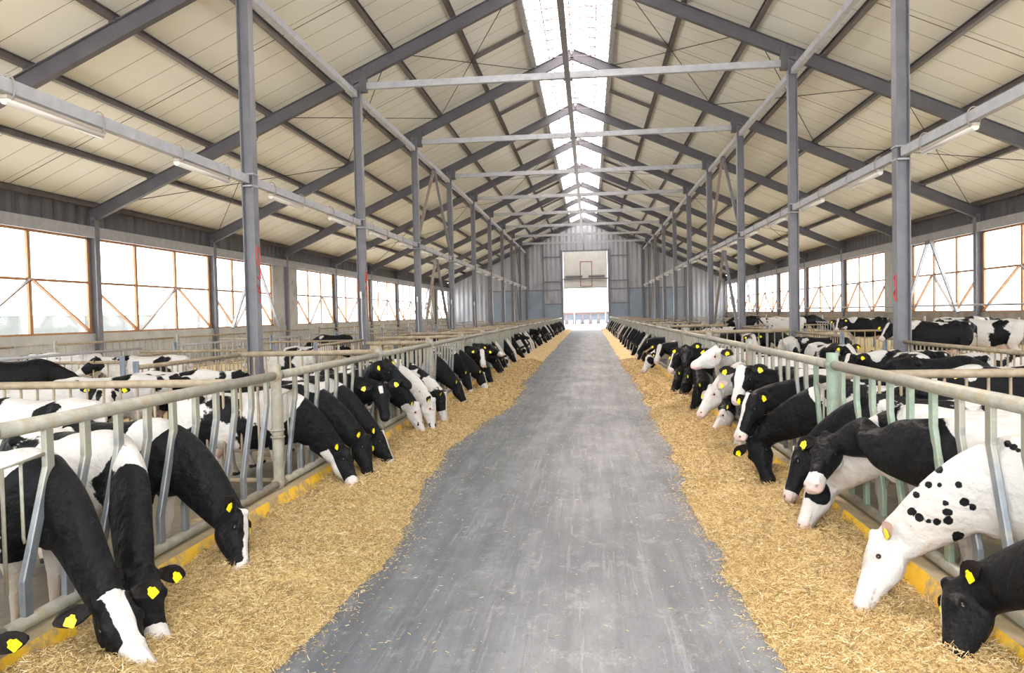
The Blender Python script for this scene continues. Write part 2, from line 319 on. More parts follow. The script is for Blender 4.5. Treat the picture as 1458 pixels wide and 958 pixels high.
# ------------------------------------------------------------------ frames: columns, rafters, ties, purlins
FR = range(-1, 11)
for k in range(-1, 11):
    y = FY(k) if k < 10 else YG - .18
    for s in (-1, 1):
        nm = ORD[k] if k >= 1 else 'nearest'
        where = f'{ORD[max(k-1,0)]} from the front' if k >= 1 else 'beside the camera, outside the picture'
        x = XM + s * W1
        root = empty('roof_column', (x, y, FL))
        tag(root, f'grey steel column in the {SIDE(s)} row, {where}', 'column', f'steel columns of the {SIDE(s)} row')
        c = MB(); c.ibeam((0, 0, 0), (0, 0, rafter_top(W1) - .40 - FL), .28, .30, .022, .016, up=(1, 0, 0)); c.build('shaft', M_steel, root)
        c = MB(); c.box(-.24, .24, -.24, .24, 0, .03); c.build('base_plate', M_steel, root)
        c = MB(); c.box(-.16, .16, -.14, .14, HR - .17 - FL, HR - .13 - FL); c.box(-.17, .17, -.15, .15, HR + .12 - FL, HR + .15 - FL); c.build('bracket', M_light, root)
        if 2 <= k <= 5 and s < 0:
            c = MB(); c.box(-.05, .02, -.20, -.145, 2.9, 3.15); c.tube([(0, -.16, 2.9), (-.01, -.17, 2.2), (.02, -.17, 1.2)], .012, 6); c.build('junction_box', M_white, root)
        # outer column
        xo = XM + s * WO
        r2 = empty('wall_column', (xo, y, FL))
        tag(r2, f'grey steel column standing against the {SIDE(s)} windows, {where if k>=2 else "at the front edge or outside the picture"}', 'column', f'wall columns of the {SIDE(s)} side')
        c = MB(); c.ibeam((0, 0, 0), (0, 0, rafter_top(WO) - .30 - FL), .28, .30, .022, .016, up=(1, 0, 0)); c.build('shaft', M_steel, r2)
        c = MB(); c.box(-.22, .22, -.22, .22, 0, .03); c.build('base_plate', M_steel, r2)
        # rafter
        r3 = empty('roof_rafter', (XM, y, 0))
        tag(r3, f'dark grey steel rafter of the {SIDE(s)} roof slope, {where}', 'rafter', f'rafters of the {SIDE(s)} roof slope')
        hh = .46; c = MB()
        dz = hh / 2 * 1.0
        c.ibeam((s * (WO + .1), 0, rafter_top(WO + .1) - dz - .03), (0, 0, rafter_top(0) - dz - .03), .2, hh, .022, .014, up=(0, 0, 1)); c.build('beam', M_steel_dark, r3)
        c = MB()
        for o_ in (W1 - .15, W1 + .15): c.box(s * o_ - .01, s * o_ + .01, -.09, .09, rafter_top(o_) - hh - .02, rafter_top(o_) - .06)
        c.build('stiffener', M_steel_dark, r3)
        c = MB()
        for o_ in (4.09, 6.43, 8.77, 11.1, 13.45, 15.8): c.box(s * o_ - .08, s * o_ + .08, -.11, .11, rafter_top(o_) - .03, rafter_top(o_) + .08)
        c.build('cleat', M_steel_dark, r3)
    # tie
    if k < 10:
        r = empty('tie_beam', (XM, y, HT))
        tag(r, f'long pale steel tie beam across the nave, {ORD[max(k-2,0)]+" from the front" if k>=2 else "above the picture"}', 'beam', 'tie beams across the nave')
        c = MB(); c.box(-W1 + .35, W1 - .35, -.09, .09, -.12, .11); c.build('beam', M_light, r)
        c = MB(); c.box(-W1 + .15, -W1 + .38, -.12, .12, -.22, .5); c.box(W1 - .38, W1 - .15, -.12, .12, -.22, .5); c.build('end_plate', M_steel_dark, r)
        c = MB(); c.box(-.16, .16, -.12, .12, -.16, -.12); c.build('saddle', M_steel_dark, r)
# purlins
for s in (-1, 1):
    for i, o_ in enumerate((1.80, 4.09, 6.43, 8.77, 11.1, 13.45, 15.8, 18.1)):
        b = MB(); z = rafter_top(o_) + .11
        b.ibeam((XM + s * o_, YB, z), (XM + s * o_, YG, z), .16 if i else .2, .2 if i else .26, .014, .01)
        tag(b.build('roof_purlin', M_purlin if i else M_light), f'long steel purlin under the {SIDE(s)} roof slope, ' + ('along the skylight edge' if i == 0 else ('along the eave' if i == 7 else ORD[i].replace('nearest', 'first') + ' counted from the skylight')), 'purlin', f'purlins of the {SIDE(s)} roof slope')
    # long strut on the column heads
    x = XM + s * (W1 + .02)
    for k in range(-1, 10):
        b = MB(); b.box(x - .09, x + .09, FY(k) + .16, FY(k + 1) - .16, HT - .42, HT - .22)
        tag(b.build('longitudinal_strut', M_light), f'pale square strut between the tops of two {SIDE(s)} columns, ' + (f'{ORD[k]} bay from the front' if k >= 0 else 'bay beside the camera'), 'beam', f'struts on the {SIDE(s)} column heads')
    # stub beams at mid bay
    for k in range(-1, 10):
        y = FY(k) + D / 2
        b = MB(); z1, z2 = rafter_top(1.85) + .08, rafter_top(4.05) + .08
        b.beam((XM + s * 1.85, y, z1), (XM + s * 4.05, y, z2), .12, .16)
        tag(b.build('roof_stub_beam', M_purlin), f'short beam between skylight edge and next purlin, {SIDE(s)} slope', 'beam', f'short roof beams of the {SIDE(s)} slope')
b = MB(); b.box(XM - .09, XM + .09, YB, YG - .5, HT - .34, HT - .16)
tag(b.build('ridge_strut', M_steel), 'long strut running down the middle of the roof under the tie beams', 'beam')
# hangers from ridge are not needed; bracing rods
def rod(a, c, label, group):
    b = MB(); b.tube([a, c], .016, 6); tag(b.build('bracing_rod', M_black), label, 'bracing rod', group)
for s in (-1, 1):
    for k in (2, 5, 8):
        for (o1, o2) in ((1.9, 6.4), (6.5, 11.1), (11.2, 17.8)):
            z1, z2 = rafter_top(o1) - .05, rafter_top(o2) - .05
            rod((XM + s*o1, FY(k), z1), (XM + s*o2, FY(k+1), z2), f'thin dark diagonal rod under the {SIDE(s)} roof slope', f'bracing rods of the {SIDE(s)} roof slope')
            rod((XM + s*o2, FY(k), z2), (XM + s*o1, FY(k+1), z1), f'thin dark diagonal rod under the {SIDE(s)} roof slope', f'bracing rods of the {SIDE(s)} roof slope')
    # V braces between third and fourth column
    for k in (3, 8):
        far = 'in the far bays' if k == 8 else 'between the third and fourth column'
        x = XM + s * W1; ym = (FY(k) + FY(k+1)) / 2
        for up, (zt, zb) in (('upper', (HT - .52, HR + .35)), ('lower', (HR - .42, FL + .3))):
            r = empty('column_brace', (x, ym, zb)); tag(r, f'{up} inverted V brace of the {SIDE(s)} column row {far}', 'brace')
            for d_, mm in ((-1, M_wood2 if s < 0 else M_steel), (1, M_steel if s < 0 else M_wood2)):
                c = MB(); c.beam((0, d_ * .15, zt - zb), (0, d_ * (D / 2 - .3), 0), .13, .13); c.build('strut', mm, r)
            c = MB(); c.box(-.1, .1, -.22, .22, zt - zb - .16, zt - zb + .06); c.build('gusset_plate', M_steel_dark, r)
        x = XM + s * (WO - .16); r = empty('wall_brace', (x, ym, 1.6)); tag(r, f'steel inverted V brace in front of the {SIDE(s)} windows {"far away" if k == 8 else "beside the concrete piers"}', 'brace')
        for d_ in (-1, 1):
            c = MB(); c.beam((0, d_ * .2, 3.6), (0, d_ * (D / 2 - 1.6), 0), .14, .12); c.build('strut', M_light, r)
        c = MB(); c.box(-.1, .1, -.3, .3, 3.5, 3.7); c.build('gusset_plate', M_steel, r)
    # concrete piers
    for k in (4, 9):
        for d_ in (-1, 1):
            x = XM + s * (WO + .02); b = MB(); y1, y2 = FY(k) + d_ * .2, FY(k) + d_ * 1.9
            b.box(min(x, x + s*.2), max(x, x + s*.2), min(y1, y2), max(y1, y2), 1.62, 5.28)
            tag(b.build('trim_7', M_conc), f'pale concrete pier panel between windows, {SIDE(s)} side', None, None, 'structure')

# ------------------------------------------------------------------ red letters sprayed on the first left column, faint on the right one
def spray(root_xyz, strokes, r, mname, lab):
    pass
colL = [o for o in bpy.data.objects if o.name.startswith('roof_column') and abs(o.location.x - (XM - W1)) < .01 and abs(o.location.y - FY(1)) < .01][0]
colR = [o for o in bpy.data.objects if o.name.startswith('roof_column') and abs(o.location.x - (XM + W1)) < .01 and abs(o.location.y - FY(1)) < .01][0]
col2 = [o for o in bpy.data.objects if o.name.startswith('roof_column') and abs(o.location.x - (XM - W1)) < .01 and abs(o.location.y - FY(2)) < .01][0]
def strokes_on(root, x, strokes, z0, sc=1.0):
    b = MB()
    for st in strokes: b.tube([(x, -.125 + .245 * u, z0 - FL + v * sc) for u, v in st], .011, 6)
    b.build('painted_mark', M_red, root)
oval = [(.5 + .42 * math.cos(a * math.pi / 8), .62 + .24 * math.sin(a * math.pi / 8)) for a in range(17)]
strokes_on(colL, .158, [oval, [(.75, .42), (.9, .2), (.75, .06), (.4, .06), (.25, .12)], [(.2, -.08), (.8, -.30), (.2, -.24)], [(.55, -.18), (.8, -.32)], [(.9, -.12), (.95, -.36), (.55, -.52)]], 2.95)
strokes_on(col2, .158, [oval, [(.2, .2), (.8, .0)], [(.8, .2), (.2, .0)], [(.2, -.2), (.8, -.2), (.8, -.4), (.2, -.4)]], 3.0, .8)
strokes_on(colR, -.158, [[(.2, .3), (.2, -.3)], [(.2, .3), (.7, .22), (.2, .0)], [(.2, .0), (.85, -.15), (.2, -.3)]], 2.4)

# ------------------------------------------------------------------ lamp rails with tube lamps
for s in (-1, 1):
    x = XM + s * (W1)
    for k in range(-1, 10):
        b = MB(); b.box(x - .07, x + .07, FY(k) + .16, FY(k + 1) - .16, HR - .10, HR + .10)
        tag(b.build('lamp_rail', M_light), f'pale square cable rail between two {SIDE(s)} columns, ' + (f'{ORD[k]} bay from the front' if k >= 0 else 'bay beside the camera'), 'rail', f'cable rails of the {SIDE(s)} columns')
    proto = None; i = 0; y = 11.3 - D / 2
    while y < YG - 2:
        if proto is None:
            r = proto = empty('tube_lamp', (0, 0, 0))
            c = MB(); c.box(-.065, .065, -1.12, 1.12, -.05, 0); c.build('housing', M_lampb, r)
            c = MB(); c.tube([(0, -1.10, -.075), (0, 1.10, -.075)], [.062, .062], 12); c.build('diffuser', M_diff, r, True)
            for e in (-1.02, 1.02):
                c = MB(); c.tube([(.0 + .12 * math.sin(a), e, .12 + .19 * math.cos(a)) for a in [t * math.pi / 8 for t in range(-8, 9)]], .014, 6); c.build('cable_loop', M_cable, r, True)
        else:
            r = proto.copy(); col.objects.link(r)
            for ch in proto.children:
                c = ch.copy(); c.parent = r; col.objects.link(c)
        r.location = (x, y + (0 if s < 0 else 0), HR - .14)
        tag(r, f'tube lamp under the {SIDE(s)} cable rail, ' + (f'{ORD[i-1]} from the front' if i >= 1 else 'out of the picture'), 'lamp', f'tube lamps of the {SIDE(s)} rail')
        i += 1; y += D / 2

# ------------------------------------------------------------------ side windows
for s in (-1, 1):
    for k in range(-2, 10):
        ya, yb = FY(k) + .17, FY(k + 1) - .17
        if k + 1 in (4, 9): yb -= 1.75
        if k in (4, 9): ya += 1.75
        ya = max(ya, YB)
        x = XM + s * (WO + .14)
        n = 2 * (k + 2) + (2 if s < 0 else 3)
        r = empty(f'window_{n}', (x, 0, 0)); tag(r, f'wide {SIDE(s)} window bay with wooden bars and diagonals', None, None, 'structure')
        c = MB(); z0, z1, zm = 1.62, 5.28, 3.55; L = yb - ya
        c.box(-.04, .04, ya, yb, z0, z0 + .07); c.box(-.04, .04, ya, yb, z1 - .10, z1); c.box(-.04, .04, ya, ya + .12, z0, z1); c.box(-.04, .04, yb - .12, yb, z0, z1)
        for q in (.30, .645): c.box(-.045, .045, ya + L*q - .07, ya + L*q + .07, z0, z1)
        c.box(-.03, .03, ya, yb, zm - .045, zm + .045)
        c.build('window_frame', M_wood, r)
        for (qa, za, qb, zb_, mm) in ((.0, 3.2, .29, z0 + .05, M_wood), (.31, z0 + .05, .64, zm, M_wood2), (.65, zm, .985, z0 + .05, M_wood)):
            c = MB(); c.beam((-s*.08, ya + L*qa, za), (-s*.08, ya + L*qb, zb_), .05, .13, (1, 0, 0)); c.build('diagonal_bar', mm, r)
        c = MB(); c.box(-.006, .006, ya, yb, z0, z1); c.build('pane', M_pane, r)
    # pipe running along the right windows
    if s > 0:
        b = MB(); b.tube([(XM + WO - .3, YB, 1.95), (XM + WO - .3, YG, 1.95)], .045, 8); 
        for k in range(0, 10): b.tube([(XM + WO - .3, FY(k), 1.95), (XM + WO + .1, FY(k), 1.95)], .03, 6)
        tag(b.build('wall_pipe', M_light, smooth=True), 'grey pipe running along the right windows', 'pipe')

# ------------------------------------------------------------------ gable wall with sectional door
DX0, DX1 = -3.39, 2.42
def corr(name, x0, x1, zf, mtl, z0=0, y=YG, label=None, parent=None):
    b = MB(); n = max(2, int((x1 - x0) / .15)); vs = []
    for i in range(n + 1):
        x = x0 + (x1 - x0) * i / n; d = [0, 0, .06, .06][i % 4]
        vs += [(x, y + d, z0), (x, y + d, zf(x))]
    b.add(vs, [(2*i, 2*i+2, 2*i+3, 2*i+1) for i in range(n)])
    o = b.build(name, mtl, parent)
    sm = o.modifiers.new('thick', 'SOLIDIFY'); sm.thickness = .02
    if not parent: tag(o, label, None, None, 'structure')
    return o
rz_ = lambda x: rafter_top(x - XM) + ROOF + .02
corr('wall_far_left', XM - WO, DX0, rz_, M_corr, FL, label='corrugated end wall left of the door')
corr('wall_far_right', DX1, XM + WO, rz_, M_corr, FL, label='corrugated end wall right of the door')
corr('wall_far_middle', DX0, DX1, rz_, M_corr, 10.0, label='corrugated end wall above the door')
b = MB()
for (x0, x1, z) in ((-13.5, DX0 - .3, 4.95), (DX1 + .3, 12.5, 4.95), (-6.0, DX0, 6.05), (DX1, 5.2, 6.05), (-6.0, DX0, 9.3), (DX1, 5.2, 9.3), (DX0, DX1, 10.05), (-6, -3.7, 3.1), (2.8, 5.2, 3.1)): b.box(x0, x1, YG - .12, YG, z, z + .16)
for x in (DX0 - .2, DX1 + .2): b.box(x - .13, x + .13, YG - .2, YG, FL, 10.3)
for x in (-6.0, -13.4, -10.0, 5.0, 9.0, 12.4): b.box(x - .1, x + .1, YG - .2, YG, FL, rz_(x) - .3)
struct('trim_8', b, M_steel, 'steel girts and posts on the end wall')
b = MB()
for (x0, x1, z1) in ((-5.85, -3.75, 3.1), (2.8, 4.85, 3.1), (-13.2, -6.2, 4.9), (5.2, 12.2, 4.9)): b.box(x0, x1, YG - .06, YG - .01, FL, z1)
struct('trim_9', b, M_blue, 'blue-grey flat sheets low on the end wall')
r = empty('door_1', (0, YG - .1, 0)); tag(r, 'white sectional door rolled half up in the end wall', None, None, 'structure')
for i in range(5):
    z0 = 5.25 + i * .95; c = MB(); c.box(DX0 + .03, DX1 - .03, .0, .06, z0, z0 + .96); c.box(DX0 + .03, DX1 - .03, -.012, 0, z0 + .06, z0 + .90); c.build('door_section', M_doorw, r)
c = MB(); xm = (DX0 + DX1) / 2 + .1
for x in (xm - .75, xm + .75): c.box(x - .05, x + .05, -.06, 0, 5.4, 8.7)
c.box(xm - .75, xm + .75, -.06, 0, 8.62, 8.72); c.box(xm - .75, xm + .75, -.06, 0, 5.4, 5.5); c.build('wicket_frame', M_rust, r)
c = MB(); c.tube([(DX0 + .3, -.2, 6.75), (xm - .5, -.2, 6.75)], .14, 10); c.tube([(xm + .3, -.2, 6.75), (DX1 - .4, -.2, 6.75)], .14, 10); c.box(DX0 - .3, DX1 + .3, -.3, -.22, 6.35, 6.5); c.build('spring_shaft', M_steel, r)
c = MB(); c.box(xm - .3, xm + .15, -.3, -.1, 6.5, 6.9); c.build('motor', M_white, r)
c = MB(); c.box(DX0, DX1, -.04, .06, 5.18, 5.26); c.build('bottom_seal', M_steel_dark, r)

# ------------------------------------------------------------------ outside: shed rows seen through door and windows
b = MB(); b.box(-150, 150, YG + 4, 260, FL - .2, FL - .02); struct('ground_far', b, M_ground, 'pale ground beyond the far door')
b = MB(); b.box(-150, XM - WO - .3, -60, YG + 4, FL - .25, FL - .05); struct('ground_left', b, M_ground, 'pale ground outside the left windows')
b = MB(); b.box(XM + WO + .3, 150, -60, YG + 4, FL - .25, FL - .05); struct('ground_right', b, M_ground, 'pale ground outside the right windows')
r = empty('calf_shed', (0, YG + 45, FL)); tag(r, 'low open shed with dark stalls seen through the far door', 'shed')
c = MB(); c.box(-9, 8, 0, .3, 1.9, 2.15); c.box(-9, 8, 0, .3, .0, .25); 
for i in range(12): c.box(-9 + i * 1.5, -8.8 + i * 1.5, -.05, .3, 0, 2.1)
c.build('front_frame', M_pink, r)
c = MB(); c.box(-9, 8, 1.2, 1.4, 0, 2.1); c.build('back_wall', M_blue, r)
c = MB(); c.box(-9.5, 8.5, -.4, 3, 2.15, 2.3); c.build('roof', M_pink, r)
for i in range(11):
    c = MB(); c.box(-8.55 + i * 1.5, -7.75 + i * 1.5, -.9, -.2, 0, .75); c.build('bucket', M_white, r)
b = MB(); b.box(-3, 3, YG + 44, YG + 44.1, 6.0, 6.15); b.box(-3, -2.9, YG + 44, YG + 44.1, FL, 6.1); b.box(2.9, 3, YG + 44, YG + 44.1, FL, 6.1)
tag(b.build('outside_crossbar', M_out), 'pale bar frame standing outside beyond the far door', 'frame')
r = empty('neighbour_barn', (-62, 40, FL)); tag(r, 'pale barn with ribbed roof edge outside the left windows', 'barn')
c = MB(); c.box(-12, 2, -60, 90, 3.2, 3.5); c.build('roof', M_out, r)
for i in range(16):
    c = MB(); y = -58 + i * 9.5; c.box(-.2, .4, y, y + .7, 0, 3.2); c.build('post', M_light, r)
c = MB(); c.box(-11, -10.8, -60, 90, 0, 3.2); c.build('back_wall', M_out, r)
r = empty('neighbour_barn', (52, 45, FL)); tag(r, 'pale barn outside the right windows', 'barn')
c = MB(); c.box(0, 12, -55, 60, 4.6, 4.9); c.build('roof', M_out, r)
for i in range(12):
    c = MB(); y = -54 + i * 9.5; c.box(-.2, .3, y, y + .5, 0, 4.6); c.build('post', M_light, r)
c = MB(); c.box(10, 10.2, -55, 60, 0, 4.6); c.build('back_wall', M_out, r)

for s in (-1, 1):                                # raised straw bedding between column row and wall
    x0, x1 = sorted((XM + s * 8.0, XM + s * (WO - .25)))
    b = MB(); n = 40; vs = []; z = BEDZ[s]; ys_ = [YB + (YG - YB - .4) * i / n for i in range(n + 1)]
    for y in ys_:
        for x in (x0, x1): vs += [(x, y, FL - .05), (x, y, z)]
    b.add(vs, [(4*i + a_, 4*i + a_ + 4, 4*i + b2_ + 4, 4*i + b2_) for i in range(n) for a_, b2_ in ((0, 1), (1, 3), (3, 2), (2, 0))] + [(0, 1, 3, 2), (4*n, 4*n + 2, 4*n + 3, 4*n + 1)])
    tag(b.build('straw_bedding', M_bed), f'raised straw bedding of the {SIDE(s)} pens', 'bedding', None, 'stuff')
# ------------------------------------------------------------------ feed fences
FZ = {-1: (8.564, 4.352, .57, .39, 10), 1: (8.51, 4.283, .60, .42, 9)}   # first post, bay, first slat, pitch, slats
FX = {-1: XL, 1: XRF}; FH = {-1: 1.34, 1: 1.375}
def slat_pts(y, h):
    pr = [(y, h), (y, h - .30), (y - .03, h - .38), (y - .22, .42), (y - .25, .34), (y - .25, .06)]
    return pr
SLATM = {}
for s in (-1, 1):
    xf = FX[s]; h = FH[s]; p0, bay, f0, pit, ns_ = FZ[s]
    # kerb with yellow painted face
    b = MB(); xa = xf + (-s) * .16; xb = xf + s * .18
    n = 60; ys = [2.2 + (YG - 3.2) * i / n for i in range(n + 1)]; vs = []
    for y in ys:
        vs += [(xb, y, FL - .02), (xb, y, 0), (xa, y, .02), (xa - s * .10, y, FL - .02)]
    b.add(vs, [(4*i + j, 4*i + j + 1, 4*i + j + 5, 4*i + j + 4) for i in range(n) for j in range(3)] + [(0, 1, 2, 3), (4*n+3, 4*n+2, 4*n+1, 4*n)])
    ob = tag(b.build('feed_kerb', M_kerbtop), f'low concrete kerb under the {SIDE(s)} feed fence, yellow paint worn on its face', 'kerb')
    ob.data.materials.append(M_yellow)
    for p in ob.data.polygons:
        c_ = p.center
        if abs(p.normal.x) > .5 and (c_.x - xf) * -s > 0: p.material_index = 1
        # yellow face bevel
    post_me = None
    kk = range(-1, 22)
    for k in kk:
        y = p0 + k * bay
        if y > YG - 1: continue
        near = k < 2
        m_post = M_green if (s > 0 and k <= 0) else M_galv
        nm = 'nearest' if k < 0 else ORD[k + 1 if k + 1 < len(ORD) else -1]
        r = empty('fence_post', (xf, y, 0)); tag(r, f'round {"green-stained" if m_post is M_green else "pale dirty"} post of the {SIDE(s)} feed fence, {nm} from the front', 'post', f'posts of the {SIDE(s)} feed fence')
        c = MB(); c.tube([(0, 0, .0), (0, 0, h + .13)], .062, 14, caps=False); c.tube([(0, 0, h + .10), (0, 0, h + .105)], .058, 14); c.build('tube', m_post, r, True)
        if k < 8:
            for z in (h, .07): c = MB(); c.tube([(0, -.09, z), (0, .09, z)], .066, 12); c.build('clamp', m_post, r, True)
            for z in (.62, .70): c = MB(); c.tube([(.075 * math.cos(a), .075 * math.sin(a), z) for a in [t * math.pi / 8 for t in range(17)]], .012, 6); c.build('strap', m_post, r, True)
    for k in range(-2, 21):
        ya, yb = p0 + k * bay, p0 + (k + 1) * bay
        if yb > YG: yb = YG - .3
        near = k < 9
        nm = 'nearest' if k < 0 else ORD[min(k + 1, 24)]
        mt = M_green if (s > 0 and k <= -1) else M_galv
        r = empty('feed_fence_panel', (xf, ya, 0))
        tag(r, f'{SIDE(s)} feed fence section with bent upright bars, ' + ('beside the camera' if k < -1 else f'{nm} from the front'), 'fence', f'sections of the {SIDE(s)} feed fence')
        L = yb - ya
        c = MB(); c.tube([(0, .02, h), (0, L - .02, h)], .052, 14); c.build('top_rail', M_galv, r, True)
        c = MB(); c.tube([(0, .02, .07), (0, L - .02, .07)], .045, 12); c.build('bottom_rail', M_galv, r, True)
        if near:
            for i in range(ns_):
                yy = f0 + i * pit
                if s > 0 and k == -1: mm = M_green if 3 <= i else M_slat
                elif s > 0 and k == 0: mm = M_green if i < 1 else M_slat
                else: mm = M_slat
                key = (s, mm.name)
                if key not in SLATM:
                    c = MB(); pr = slat_pts(0, h); t_ = .021; wv = .034; vs = []
                    for (yv, zv) in pr: vs += [(-t_, yv - wv, zv), (-t_*.6, yv - wv*1.15, zv), (t_*.6, yv - wv*1.15, zv), (t_, yv - wv, zv), (t_, yv + wv, zv), (t_*.6, yv + wv*1.15, zv), (-t_*.6, yv + wv*1.15, zv), (-t_, yv + wv, zv)]
                    c.add(vs, [(8*q + j, 8*q + (j+1) % 8, 8*q + 8 + (j+1) % 8, 8*q + 8 + j) for q in range(len(pr) - 1) for j in range(8)] + [tuple(range(8)), tuple(8*(len(pr)-1) + j for j in range(8))[::-1]])
                    SLATM[key] = c.mesh('slat', mm)
                link('slat', SLATM[key], r, (0, yy, 0))
            c = MB(); y1 = .16
            c.tube([(0, y1, .30), (0, y1, 1.10), (0, f0, 1.13)], .013, 6); c.tube([(0, y1 + .16, 1.11), (0, y1 + .16, .62), (0, y1 + .17, .58)], .011, 6); c.build('guard_bar', M_galv, r, True)
        else:
            c = MB()
            for i in range(ns_):
                yy = f0 + i * pit
                c.tube([(0, q[0] + yy, q[1]) for q in slat_pts(0, h)], .03, 5)
            c.build('slat', M_slat, r)
# ------------------------------------------------------------------ pen dividers behind the fences
def rail_fence(a, b_, h, label, mtl=None, step=.24, post0=True, group=None, low=.15, mid=False, name='pen_divider', pm=None, r_=.045, post1=False):
    a = Vector((a[0], a[1], 0)); b_ = Vector((b_[0], b_[1], 0)); L = (b_ - a).length; t = (b_ - a) / L
    mtl = mtl or M_brownpipe
    r = empty(name, (a.x, a.y, FL)); tag(r, label, 'fence', group); H = h - FL
    c = MB(); c.tube([(0, 0, H), tuple(t * L + Vector((0, 0, H)))], r_, 10); c.build('top_rail', mtl, r, True)
    c = MB(); c.tube([(0, 0, low + .1), tuple(t * L + Vector((0, 0, low + .1)))], .03, 8); 
    if mid: c.tube([(0, 0, H * .6), tuple(t * L + Vector((0, 0, H * .6)))], .03, 8)
    c.build('lower_rail', mtl, r, True)
    if step:
        c = MB(); n = int(L / step)
        for i in range(1, n + 1): p = t * (i * L / (n + 1)); c.tube([(p.x, p.y, low + .1), (p.x, p.y, H)], .016, 6)
        c.build('bars', mtl, r, True)
    for on, p in ((post0, Vector((0, 0, 0))), (post1, t * L)):
        if on: c = MB(); c.tube([(p.x, p.y, 0), (p.x, p.y, H + .12)], .055, 10); c.build('post', pm or M_bluepost, r, True)
    return r
for s in (-1, 1):
    p0, bay = FZ[s][:2]; xf = FX[s]; g = f'pen dividers behind the {SIDE(s)} feed fence'
    lens = {-1: {0: 5.2, 1: 2.6, 2: 1.6, 3: 2.6, 4: 2.6, 5: 2, 6: 2.6, 7: 2}, 1: {0: 4.0, 3: 2.9, 5: 2.6, 7: 2.4}}[s]
    for k in range(0, 20):
        if k in lens or k > 7 and k % 2 == 1:
            L = lens.get(k, 2.4); y = p0 + k * bay + .25
            rail_fence((xf + s * .12, y), (xf + s * L, y), 1.24 if k == 0 else 1.38, f'{SIDE(s)} barred gate set square to the feed fence at its {ORD[min(k+1,24)]} post', step=.23, group=g, pm=M_brownpipe if s < 0 else M_galv, r_=.05)
    xr = XM + s * W1; g = f'barred fences along the {SIDE(s)} column row'
    for k in range(1, 10):
        for (ya, yb) in ((FY(k) - .15, FY(k) - 5.0),):
            rail_fence((xr, yb), (xr, ya), 1.17, f'barred fence along the {SIDE(s)} column row ending at the {ORD[k-1]} column', step=.21, group=g, mtl=M_brownpipe)
    # passage and wall side fences
    for xo, hh, lab in ((12.3, 1.25, 'middle'), (16.3, 1.35, 'outer')):
        g = f'{lab} pen fences on the {SIDE(s)} side'; xx = XM + s * xo; y = 6.0; j = 0
        while y < YG - 8:
            L = 6.8; j += 1
            rail_fence((xx, y), (xx, y + L), hh, f'{lab} pen fence section on the {SIDE(s)} side, {ORD[j-1]} from the front', step=.45 if lab == 'middle' else .0, mid=(lab == 'outer'), group=g, mtl=M_light if lab == 'middle' else M_brownpipe, r_=.038, pm=M_bluepost if lab == 'middle' else M_galv)
            y += 7.2 + (j % 3) * .7
    g = f'cross gates in the {SIDE(s)} pens'
    for j, (y, xa, xb) in enumerate(((15.5, 9.5, 12.2), (20.5, 8.2, 12.2), (27.6, 8.1, 12.2), (33, 12.4, 16.2), (38.5, 8.1, 12.2), (47, 8.1, 12.2), (55, 12.4, 16.2), (64, 8.1, 12.2), (75, 8.1, 12.2), (86, 8.1, 12.2))):
        rail_fence((XM + s * xa, y), (XM + s * xb, y), 1.15, f'cross gate in the {SIDE(s)} pens, {ORD[j]} from the front', step=.35, group=g, mtl=M_brownpipe, r_=.035)
# water trough (blue) behind the right first column
b = MB(); b.box(XM + W1 - .1, XM + W1 + .9, 22.5, 25.5, FL, .45)
r = empty('water_trough', (XM + W1 + 1.0, 21.5, FL)); tag(r, 'blue water trough behind the right column row', 'trough')
M_tr, _, _ = mat('blue_plastic', (.10, .38, .62), .4)
c = MB(); c.box(-.5, .5, 0, 2.2, .1, .16); c.box(-.5, -.44, 0, 2.2, .1, .7); c.box(.44, .5, 0, 2.2, .1, .7); c.box(-.5, .5, 0, .06, .1, .7); c.box(-.5, .5, 2.14, 2.2, .1, .7); c.box(-.4, -.3, .1, .3, 0, .1); c.box(.3, .4, 1.9, 2.1, 0, .1); c.build('basin', M_tr, r)

# ------------------------------------------------------------------ straw feed on both sides of the aisle
def hashn(ix, iy, iz, seed):
    h = (ix * 374761393 + iy * 668265263 + iz * 2147483647 + seed * 974711) & 0xffffffff
    h = ((h ^ (h >> 13)) * 1274126177) & 0xffffffff
    return ((h ^ (h >> 16)) & 0xffff) / 32767.5 - 1.0
def vnoise(p, seed=0):
    p = np.asarray(p, float); i = np.floor(p).astype(np.int64); f = p - i; f = f * f * (3 - 2 * f); r = 0
    for dx in (0, 1):
        for dy in (0, 1):
            for dz in (0, 1):
                wt = (f[:, 0] if dx else 1 - f[:, 0]) * (f[:, 1] if dy else 1 - f[:, 1]) * (f[:, 2] if dz else 1 - f[:, 2])
                r = r + wt * hashn(i[:, 0] + dx, i[:, 1] + dy, i[:, 2] + dz, seed)
    return r
def fbm(p, seed=0, o=4):
    r = 0; a = 1.0; p = np.asarray(p, float)
    for k in range(o): r = r + a * vnoise(p * 2 ** k + k * 7.3, seed + k); a *= .5
    return r / 1.9
EDGE = {-1: [(0, -2.1), (4.5, -2.0), (6.7, -1.86), (9.7, -2.22), (12.5, -2.35), (15.4, -2.2), (17.4, -1.95), (20.9, -1.9), (24, -2.2), (30, -2.15), (60, -2.2), (100, -2.2)],
        1: [(0, 1.25), (4.5, 1.13), (5.4, 1.10), (6.9, 1.12), (9, 1.10), (11.5, 1.22), (17, 1.28), (23.6, 1.38), (30, 1.3), (60, 1.35), (100, 1.35)]}
